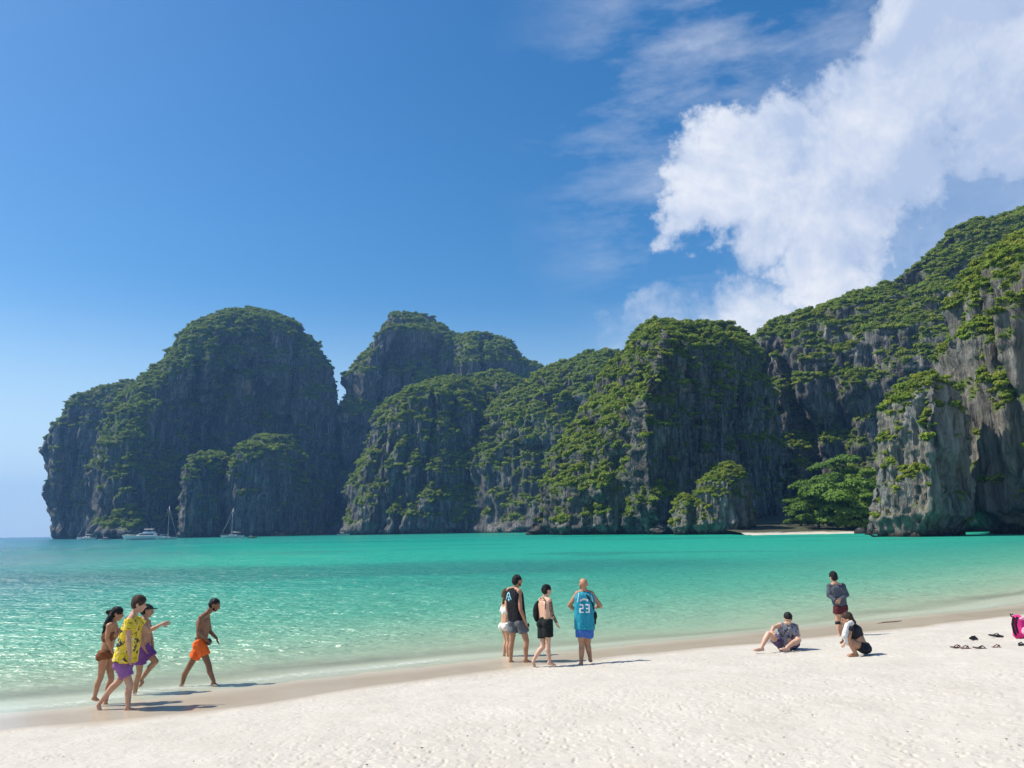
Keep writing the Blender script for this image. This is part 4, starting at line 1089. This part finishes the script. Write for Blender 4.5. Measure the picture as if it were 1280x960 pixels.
ph = fuse('phone', [ell(p.j['wrR'] + unit(p.j['hdR'] - p.j['wrR']) * .10 + np.array([.03, 0, .02]), EYE3, (.028, .022, .05))], plain('phone_black', (.01, .01, .012), .2), p.root, .01, 1)
def stick_on(target, parent, name, polys, org, right, up, toward, mat, lift=.006):
    """flat print laid on cloth: 2-D polygons wrapped onto the surface of a garment"""
    from mathutils.bvhtree import BVHTree
    me = target.data; bv = BVHTree.FromPolygons([v.co for v in me.vertices], [tuple(q.vertices) for q in me.polygons])
    bm = bmesh.new()
    for poly in polys:
        vs = [bm.verts.new((x, y, 0)) for x, y in poly]; bm.faces.new(vs)
    bmesh.ops.triangulate(bm, faces=bm.faces[:])
    bmesh.ops.subdivide_edges(bm, edges=[e for e in bm.edges if e.calc_length() > .03], cuts=2, use_grid_fill=True)
    for v in bm.verts:
        q = Vector(org + right * v.co.x + up * v.co.y)
        hit = bv.ray_cast(q + Vector(toward) * .5, -Vector(toward))
        if hit[0] is None: hit = bv.find_nearest(q + Vector(toward) * .12)
        v.co = (hit[0] if hit[0] else q) + Vector(toward) * lift
    o = bpy.data.meshes.new(name); bm.to_mesh(o); bm.free(); o.materials.append(mat)
    ob = bpy.data.objects.new(name, o); COL.objects.link(ob); ob.parent = parent
    return ob
def bar(x0, y0, x1, y1, w):
    d = unit((x1 - x0, y1 - y0)); n = np.array([-d[1], d[0]]) * w / 2
    a = np.array([x0, y0]); b = np.array([x1, y1]); return [tuple(a - n), tuple(b - n), tuple(b + n), tuple(a + n)]
cyan = plain('print_cyan', (.25, .58, .72), .7)
tw_ = -unit(p.bodyface() * .5 + np.array([0, 1, 0])); rt_ = unit(np.cross([0, 0, 1.], tw_)); 
stick_on(TK, p.root, 'emblem', [bar(-.06, -.03, -.02, .08, .025), bar(-.02, .08, .02, .09, .03), bar(.02, .08, .06, -.03, .025), bar(-.03, .0, .03, .0, .025), bar(-.025, -.06, .025, -.06, .03), bar(0, -.10, 0, -.03, .02), bar(-.075, -.06, -.05, .0, .02), bar(.075, -.06, .05, .0, .02)],
         p.P(118, 290, 0), rt_, np.array([0, 0, 1.]), tw_, cyan)

# shirtless man with drawstring bag
p = Person('shirtless man in black shorts with a tattooed arm and a bag on his back', C_T, (420, 905), False, SK_PALE, .97, G_M, (.8, .45, 0))
p.joints(head=(450, 232, 0), neck=(436, 290, 0), shL=(398, 322, .14), shR=(475, 325, -.12), elL=(392, 420, .2), wrL=(430, 495, .22), hdL=(455, 520, .24), elR=(498, 445, -.14), wrR=(540, 525, -.12), hdR=(560, 572, -.1),
         hipL=(412, 520, .08), hipR=(462, 520, -.08), knL=(418, 735, .02), anL=(338, 848, .0), toeL=(346, 922, .02), knR=(462, 712, -.06), anR=(478, 862, -.06), toeR=(528, 898, -.06))
p.body(); p.hair(M_HAIR, -.010)
p.shorts(cloth_mat('black_nylon', (.014, .018, .018)), .66, 1.12)
mb = cloth_mat('bag_black', (.010, .010, .011))
bag = fuse('backpack', [ell(p.P(362, 430, .12), EYE3, (.085, .11, .21)), ell(p.P(372, 380, .12), EYE3, (.06, .09, .13))], mb, p.root, .013, 3, noise=.008)
strap_ring('strap', [p.P(372, 345, .06), p.P(395, 305, -.02), p.P(420, 300, -.1), p.P(440, 330, -.16), p.P(440, 400, -.15)], .009, mb, p.root)
fr_tat = cloth_mat('tattoo_ink', (.10, .075, .065), .6, [(22, .5, .56, (.32, .19, .13))])
fuse('tattoo_sleeve', [prim(lerp(p.j['shR'], p.j['elR'], .1), p.j['elR'], .056, .043), prim(p.j['elR'], lerp(p.j['elR'], p.j['wrR'], .9), .043, .031)], fr_tat, p.root, .011, 4)

# man in teal basketball jersey, seen from behind
p = Person('bald man in a teal basketball jersey numbered 23 and blue shorts', C_J, (270, 888), False, SK_TAN, 1.06, G_M, (-.25, .95, -.1))
p.joints(head=(290, 150, 0), neck=(296, 205, 0), shL=(236, 240, .02), shR=(362, 240, .0), elL=(160, 345, .06), wrL=(205, 385, .24), hdL=(245, 380, .28), elR=(448, 350, .06), wrR=(400, 365, .26), hdR=(350, 360, .3),
         hipL=(268, 570, 0), hipR=(336, 570, 0), knL=(276, 705, .0), anL=(270, 860, .0), toeL=(262, 884, .15), knR=(328, 705, .06), anR=(352, 825, .1), toeR=(362, 858, .22))
p.body(False, 1.06); p.beard(M_HAIRB)
p.shorts(cloth_mat('royal_blue', (.06, .16, .50)), .50, 1.1)
JS = p.top(cloth_mat('jersey_teal', (.02, .30, .42), .55), -.005, 0, .03, 'jersey', .018)
sd, f, u = p.head_axes(0); h = p.j['head']
tri_mesh('sunglasses', *prim(h - sd * .085 + f * .0 + u * .045, h + sd * .085 + u * .045 + f * .03, .014, .014, True, 10), M_EYE, p.root, True)
white = plain('print_white', (.85, .85, .85), .7)
tw_ = np.array([0, -1., 0]); rt_ = np.array([1., 0, 0]); up_ = np.array([0, 0, 1.])
two = [bar(-.10, .075, -.035, .075, .024), bar(-.035, .085, -.035, .0, .024), bar(-.025, .0, -.11, -.0, .024), bar(-.10, .0, -.10, -.085, .024), bar(-.11, -.075, -.025, -.075, .024)]
thr = [bar(.02, .075, .10, .075, .024), bar(.03, .0, .10, .0, .024), bar(.02, -.075, .10, -.075, .024), bar(.095, .087, .095, -.087, .026)]
stick_on(JS, p.root, 'number', two, p.P(296, 368, 0), rt_, up_, tw_, white)
stick_on(JS, p.root, 'number', thr, p.P(296, 368, 0), rt_, up_, tw_, white)
ltr = []
for q in range(6):
    x = -.07 + q * .028; y = .02 - 5 * x * x
    ltr += [bar(x - .009, y - .02, x - .004, y + .022, .009), bar(x + .008, y - .02, x + .004, y + .022, .009)]
stick_on(JS, p.root, 'name_lettering', ltr, p.P(292, 292, 0), rt_, up_, tw_, white)
edge = plain('trim_white', (.75, .8, .82), .7)
for q, a in ((-1, 'L'), (1, 'R')):
    s0 = p.j['sh' + a]; s1 = lerp(p.j['shL'], p.j['shR'], .5)
    pts = [lerp(s0, s1, .10) + np.array([0, -.03, .075]), lerp(s0, s1, .08) + np.array([0, -.115, .02]), lerp(s0, s1, -.12) + np.array([0, -.10, -.16])]
    stick_on(JS, p.root, 'trim', [bar(0, 0, (pts[2] - pts[1])[0], (pts[2] - pts[1])[2], .011)], pts[1], rt_, up_, tw_, edge)
mbk = cloth_mat('sling_black', (.015, .015, .018))
stick_on(JS, p.root, 'sling_strap', [bar(-.06, .24, .21, -.16, .035)], p.P(320, 315, 0), rt_, up_, tw_, mbk, .012)
fuse('sling_bag', [ell(p.P(392, 440, .0), EYE3, (.06, .10, .10)), ell(p.P(388, 495, .02), EYE3, (.05, .09, .08))], mbk, p.root, .012, 3)

# seated man, cross-legged, facing the beach
p = Person('man in a patterned sleeveless shirt sitting on the sand with one leg stretched out', C_S, (640, 805), False, SK_PALE, .98, None, (-.15, -.75, -.75), dy=.45)
p.tilt = -.1
p.joints(head=(755, 255, -.12), neck=(745, 330, 0), shR=(620, 365, -.02), shL=(885, 385, -.02), elR=(505, 400, -.18), wrR=(470, 480, -.34), hdR=(520, 520, -.42), elL=(935, 540, -.02), wrL=(880, 640, -.30), hdL=(800, 670, -.38),
         hipR=(650, 700, .10), hipL=(815, 705, .10), knR=(425, 505, -.30), anR=(300, 740, -.42), toeR=(165, 790, -.5), knL=(935, 620, -.25), anL=(740, 740, -.48), toeL=(630, 775, -.56))
p.body(False, 1.08, .9); p.hair(M_HAIR, .01, back=.9)
p.shorts(cloth_mat('print_shorts', (.10, .09, .20), .85, [(10, .55, .62, (.35, .20, .28)), (16, .60, .66, (.02, .02, .03))]), .55, 1.12)
p.top(cloth_mat('print_singlet', (.26, .27, .33), .85, [(9, .52, .58, (.04, .045, .05)), (15, .60, .66, (.72, .72, .74))]), .02, 0, .03, 'sleeveless_shirt', .03)

# man standing with his hands behind his back
p = Person('man in a grey long sleeved top and maroon shorts, hands clasped behind him', C_K, (228, 690), False, SK_MID, 1.0, None, (-.2, .95, 0))
p.joints(head=(166, 128, .02), neck=(182, 180, 0), shL=(132, 215, 0), shR=(256, 215, 0), elL=(122, 300, -.04), wrL=(185, 348, -.17), hdL=(225, 372, -.2), elR=(298, 295, -.04), wrR=(235, 340, -.18), hdR=(205, 368, -.22),
         hipL=(208, 412, 0), hipR=(262, 412, 0), knL=(208, 560, .02), anL=(225, 672, 0), toeL=(235, 692, .17), knR=(252, 560, .02), anR=(250, 668, .0), toeR=(262, 684, .17))
p.body(False, 1.02); p.hair(M_HAIR, .02)
p.shorts(cloth_mat('maroon_nylon', (.10, .022, .028)), .45, 1.1)
p.top(cloth_mat('rash_grey', (.085, .10, .125), .7), -.02, 0, .0, 'rash_top', .012, long_sleeve=True)
p.band('knL', 'anL', -.1, .16, .066, plain('knee_support', (.012, .012, .014), .8), 'knee_band')

# woman squatting, black two-piece
p = Person('woman in a black two piece squatting on the sand with her back bent', C_K, (350, 884), False, SK_TAN, .95, None, (-.9, .35, -.25), dy=.1)
p.joints(head=(300, 530, .0), neck=(335, 578, 0), shL=(325, 615, -.15), shR=(375, 598, .16), elL=(318, 705, -.22), wrL=(282, 750, -.12), hdL=(262, 790, -.06), elR=(320, 700, .22), wrR=(270, 720, .1), hdR=(250, 750, .06),
         hipL=(445, 800, -.10), hipR=(462, 795, .10), knL=(312, 730, -.16), anL=(378, 850, -.12), toeL=(310, 882, -.12), knR=(300, 725, .16), anR=(370, 845, .12), toeR=(305, 876, .12))
p.body(True)
p.hair(M_HAIRB, .012, [(p.P(312, 500, 0), p.P(365, 560, -.04), .06, .04)])
mk = cloth_mat('swim_black', (.014, .016, .024), .6)
p.top(mk, -.21, .35, 0, 'crop_top', .008); p.shorts(mk, .28, 1.0, .03, 'swim_bottom')
fuse('white_towel', [prim(p.P(300, 585, -.16), p.P(275, 690, -.2), .05, .055), prim(p.P(275, 690, -.2), p.P(300, 770, -.18), .05, .03), prim(p.P(340, 565, -.1), p.P(300, 590, -.16), .05, .05)], cloth_mat('towel_white', (.74, .72, .68)), p.root, .013, 3, noise=.01)

# ------------------------------------------------------------------ things left on the sand
def on_sand(px, py):
    Y = find_y(px, py); q = at_y(px, py, Y); return q, Y / FPX
# pink backpack, cut by the edge of the view
q, k = on_sand(1275, 797)
r = bpy.data.objects.new('backpack', None); COL.objects.link(r); r.location = tuple(q); r.rotation_euler = (0, 0, -.25)
tag(r, 'bright pink backpack with black straps standing upright on the sand', 'backpack')
mp = cloth_mat('pink_nylon', (.80, .035, .25), .6); mpl = cloth_mat('pale_pink', (.85, .45, .55), .6); mblk = cloth_mat('webbing_black', (.015, .015, .017))
H = 26 * k; Wd = 18 * k
fuse('bag_body', [prim((0, 0, .12), (0, 0, H * .78), Wd * .40, Wd * .36), prim((Wd * .25, .02, .12), (Wd * .22, .02, H * .7), Wd * .36, Wd * .30), prim((-.05, 0, .06), (Wd * .3, 0, .06), .09, .09)], mp, r, .02, 4, noise=.012)
fuse('front_pocket', [prim((Wd * .2, -Wd * .33, .14), (Wd * .2, -Wd * .31, H * .38), Wd * .22, Wd * .18)], mpl, r, .02, 4, noise=.008)
fuse('top_flap', [ell((Wd * .12, 0, H * .86), EYE3, (Wd * .42, Wd * .36, H * .10))], mpl, r, .02, 3, noise=.008)
for dx in (0, .07):
    strap_ring('strap', [(-Wd * .30 + dx, -Wd * .25, H * .95), (-Wd * .44 + dx, -Wd * .28, H * .6), (-Wd * .40 + dx, -Wd * .3, H * .25), (-Wd * .28 + dx, -Wd * .2, .05)], .022, mblk, r)
strap_ring('grab_handle', [(-Wd * .35, -.02, H * .92), (-Wd * .42, -.02, H * 1.05), (-Wd * .25, -.02, H * 1.03)], .015, mblk, r)
def flipflop(px, py, ang, label, mat, smat, ln=.27, tip=0.0):
    q, k = on_sand(px, py)
    r = bpy.data.objects.new('sandal', None); COL.objects.link(r); r.location = (q[0], q[1], q[2] + .01); r.rotation_euler = (tip, .06, ang)
    tag(r, label, 'sandal', 'sandals left on the sand')
    n = 20; V = []
    for z in (0, .022):
        for i in range(n):
            t = 2 * pi * i / n; x = ln / 2 * cos(t); w = .048 + .012 * cos(t) - .010 * (1 - abs(cos(t)))
            V.append((x, w * sin(t), z + .012 * max(0, -cos(t))))
    F = [tuple(range(n))[::-1], tuple(range(n, 2 * n))] + [(i, (i + 1) % n, n + (i + 1) % n, n + i) for i in range(n)]
    tri_mesh('sole', V, F, mat, r)
    for s in (-1, 1):
        strap_ring('strap', [(.075, 0, .03), (.03, s * .025, .065), (-.03, s * .045, .022)], .009, smat, r)
    return r
dk = plain('rubber_black', (.02, .02, .02), .7); br = plain('leather_brown', (.10, .055, .04), .7); pk = plain('rubber_rose', (.40, .22, .20), .7)
flipflop(1216, 799, .5, 'black sandal resting on its side nearest the backpack straps', dk, dk, .3, .9)
flipflop(1245, 796, -.3, 'black sandal lying flat just behind the other dark one', dk, dk, .3, .3)
flipflop(1196, 811, .1, 'brown leather sandal at the far left of the scattered footwear', br, br)
flipflop(1207, 812, .3, 'rose brown sandal touching the brown leather one', pk, br)
flipflop(1226, 812, -.4, 'thin brown sandal lying between the rose pair and the backpack', br, dk)
flipflop(1246, 811, .2, 'small rose sandal lying alone in front of the backpack', pk, br, .22)
flipflop(1276, 808, .7, 'black sandal tipped up just below the pink backpack', dk, dk, .28, .5)
# driftwood at the waterline behind the squatting woman
q = at_z(1112, 778, .03)
V, F = tube_mesh([[((-.5, -.25, .0), .012), ((-.2, -.05, .015), .02), ((.2, .05, .015), .022), ((.5, .3, .0), .014)]], 8)
o = tri_mesh('driftwood', V, F, plain('bleached_wood', (.30, .23, .16), .9), None, True); o.location = tuple(q)
tag(o, 'weathered driftwood stick lying along the waterline', 'driftwood')

# broken coral and shell on the sand: far too many bits to count
g = np.random.default_rng(77); V, F = [], []
nb = 320
for i in range(nb):
    px = g.uniform(-60, 1340); py = g.uniform(800, 985) if g.random() < .8 else g.uniform(760, 985)
    Y = find_y(px, py) if py < 1200 else 8
    q = at_y(px, py, Y)
    sd_ = float(shore_sd(np.array([q[0]]), np.array([q[1]]))[0])
    if sd_ < 2.3: continue
    r = .004 + .011 * g.random() ** 3; o = len(V); z = ground_pt(q[0], q[1]) + .012
    for d in ((1, 0, 0), (0, 1, 0), (-1, 0, 0), (0, -1, 0), (0, 0, .7), (0, 0, -.7)):
        V.append((q[0] + d[0] * r * g.uniform(.6, 1.9), q[1] + d[1] * r * g.uniform(.6, 1.3), z + d[2] * r))
    F += [(o, o + 1, o + 4), (o + 1, o + 2, o + 4), (o + 2, o + 3, o + 4), (o + 3, o, o + 4), (o + 1, o, o + 5), (o + 2, o + 1, o + 5), (o + 3, o + 2, o + 5), (o, o + 3, o + 5)]
m_frag, nt = new_mat('coral_bits'); N = NT(nt)
fp = N.n('ShaderNodeNewGeometry').outputs['Position']
N.out(N.n('ShaderNodeBsdfPrincipled', {'Base Color': N.ramp(N.noise(fp, 3.0, 1), [(.40, (.22, .18, .14)), (.52, (.44, .38, .31)), (.60, (.72, .69, .63))]), 'Roughness': .9}))
o = tri_mesh('coral_rubble', V, F, m_frag)
tag(o, 'crumbs of broken coral and shell strewn over the sand', 'rubble', kind='stuff')

# ------------------------------------------------------------------ sea air
m_haze, nt = new_mat('sea_haze'); N = NT(nt)
N.out(vol=N.n('ShaderNodeVolumePrincipled', {'Color': (0.22, 0.50, 1.0, 1), 'Density': 0.00017, 'Anisotropy': 0.2}))
bm = bmesh.new(); bmesh.ops.create_cube(bm, size=1)
for v in bm.verts: v.co = (v.co.x * 10000, 2200 + v.co.y * 5600, -9.0 if v.co.z < 0 else 330.0)
me = bpy.data.meshes.new('haze'); bm.to_mesh(me); bm.free(); me.materials.append(m_haze)
haze = bpy.data.objects.new('haze', me); COL.objects.link(haze)
tag(haze, 'thin blue sea haze over the whole bay', 'haze', kind='stuff')
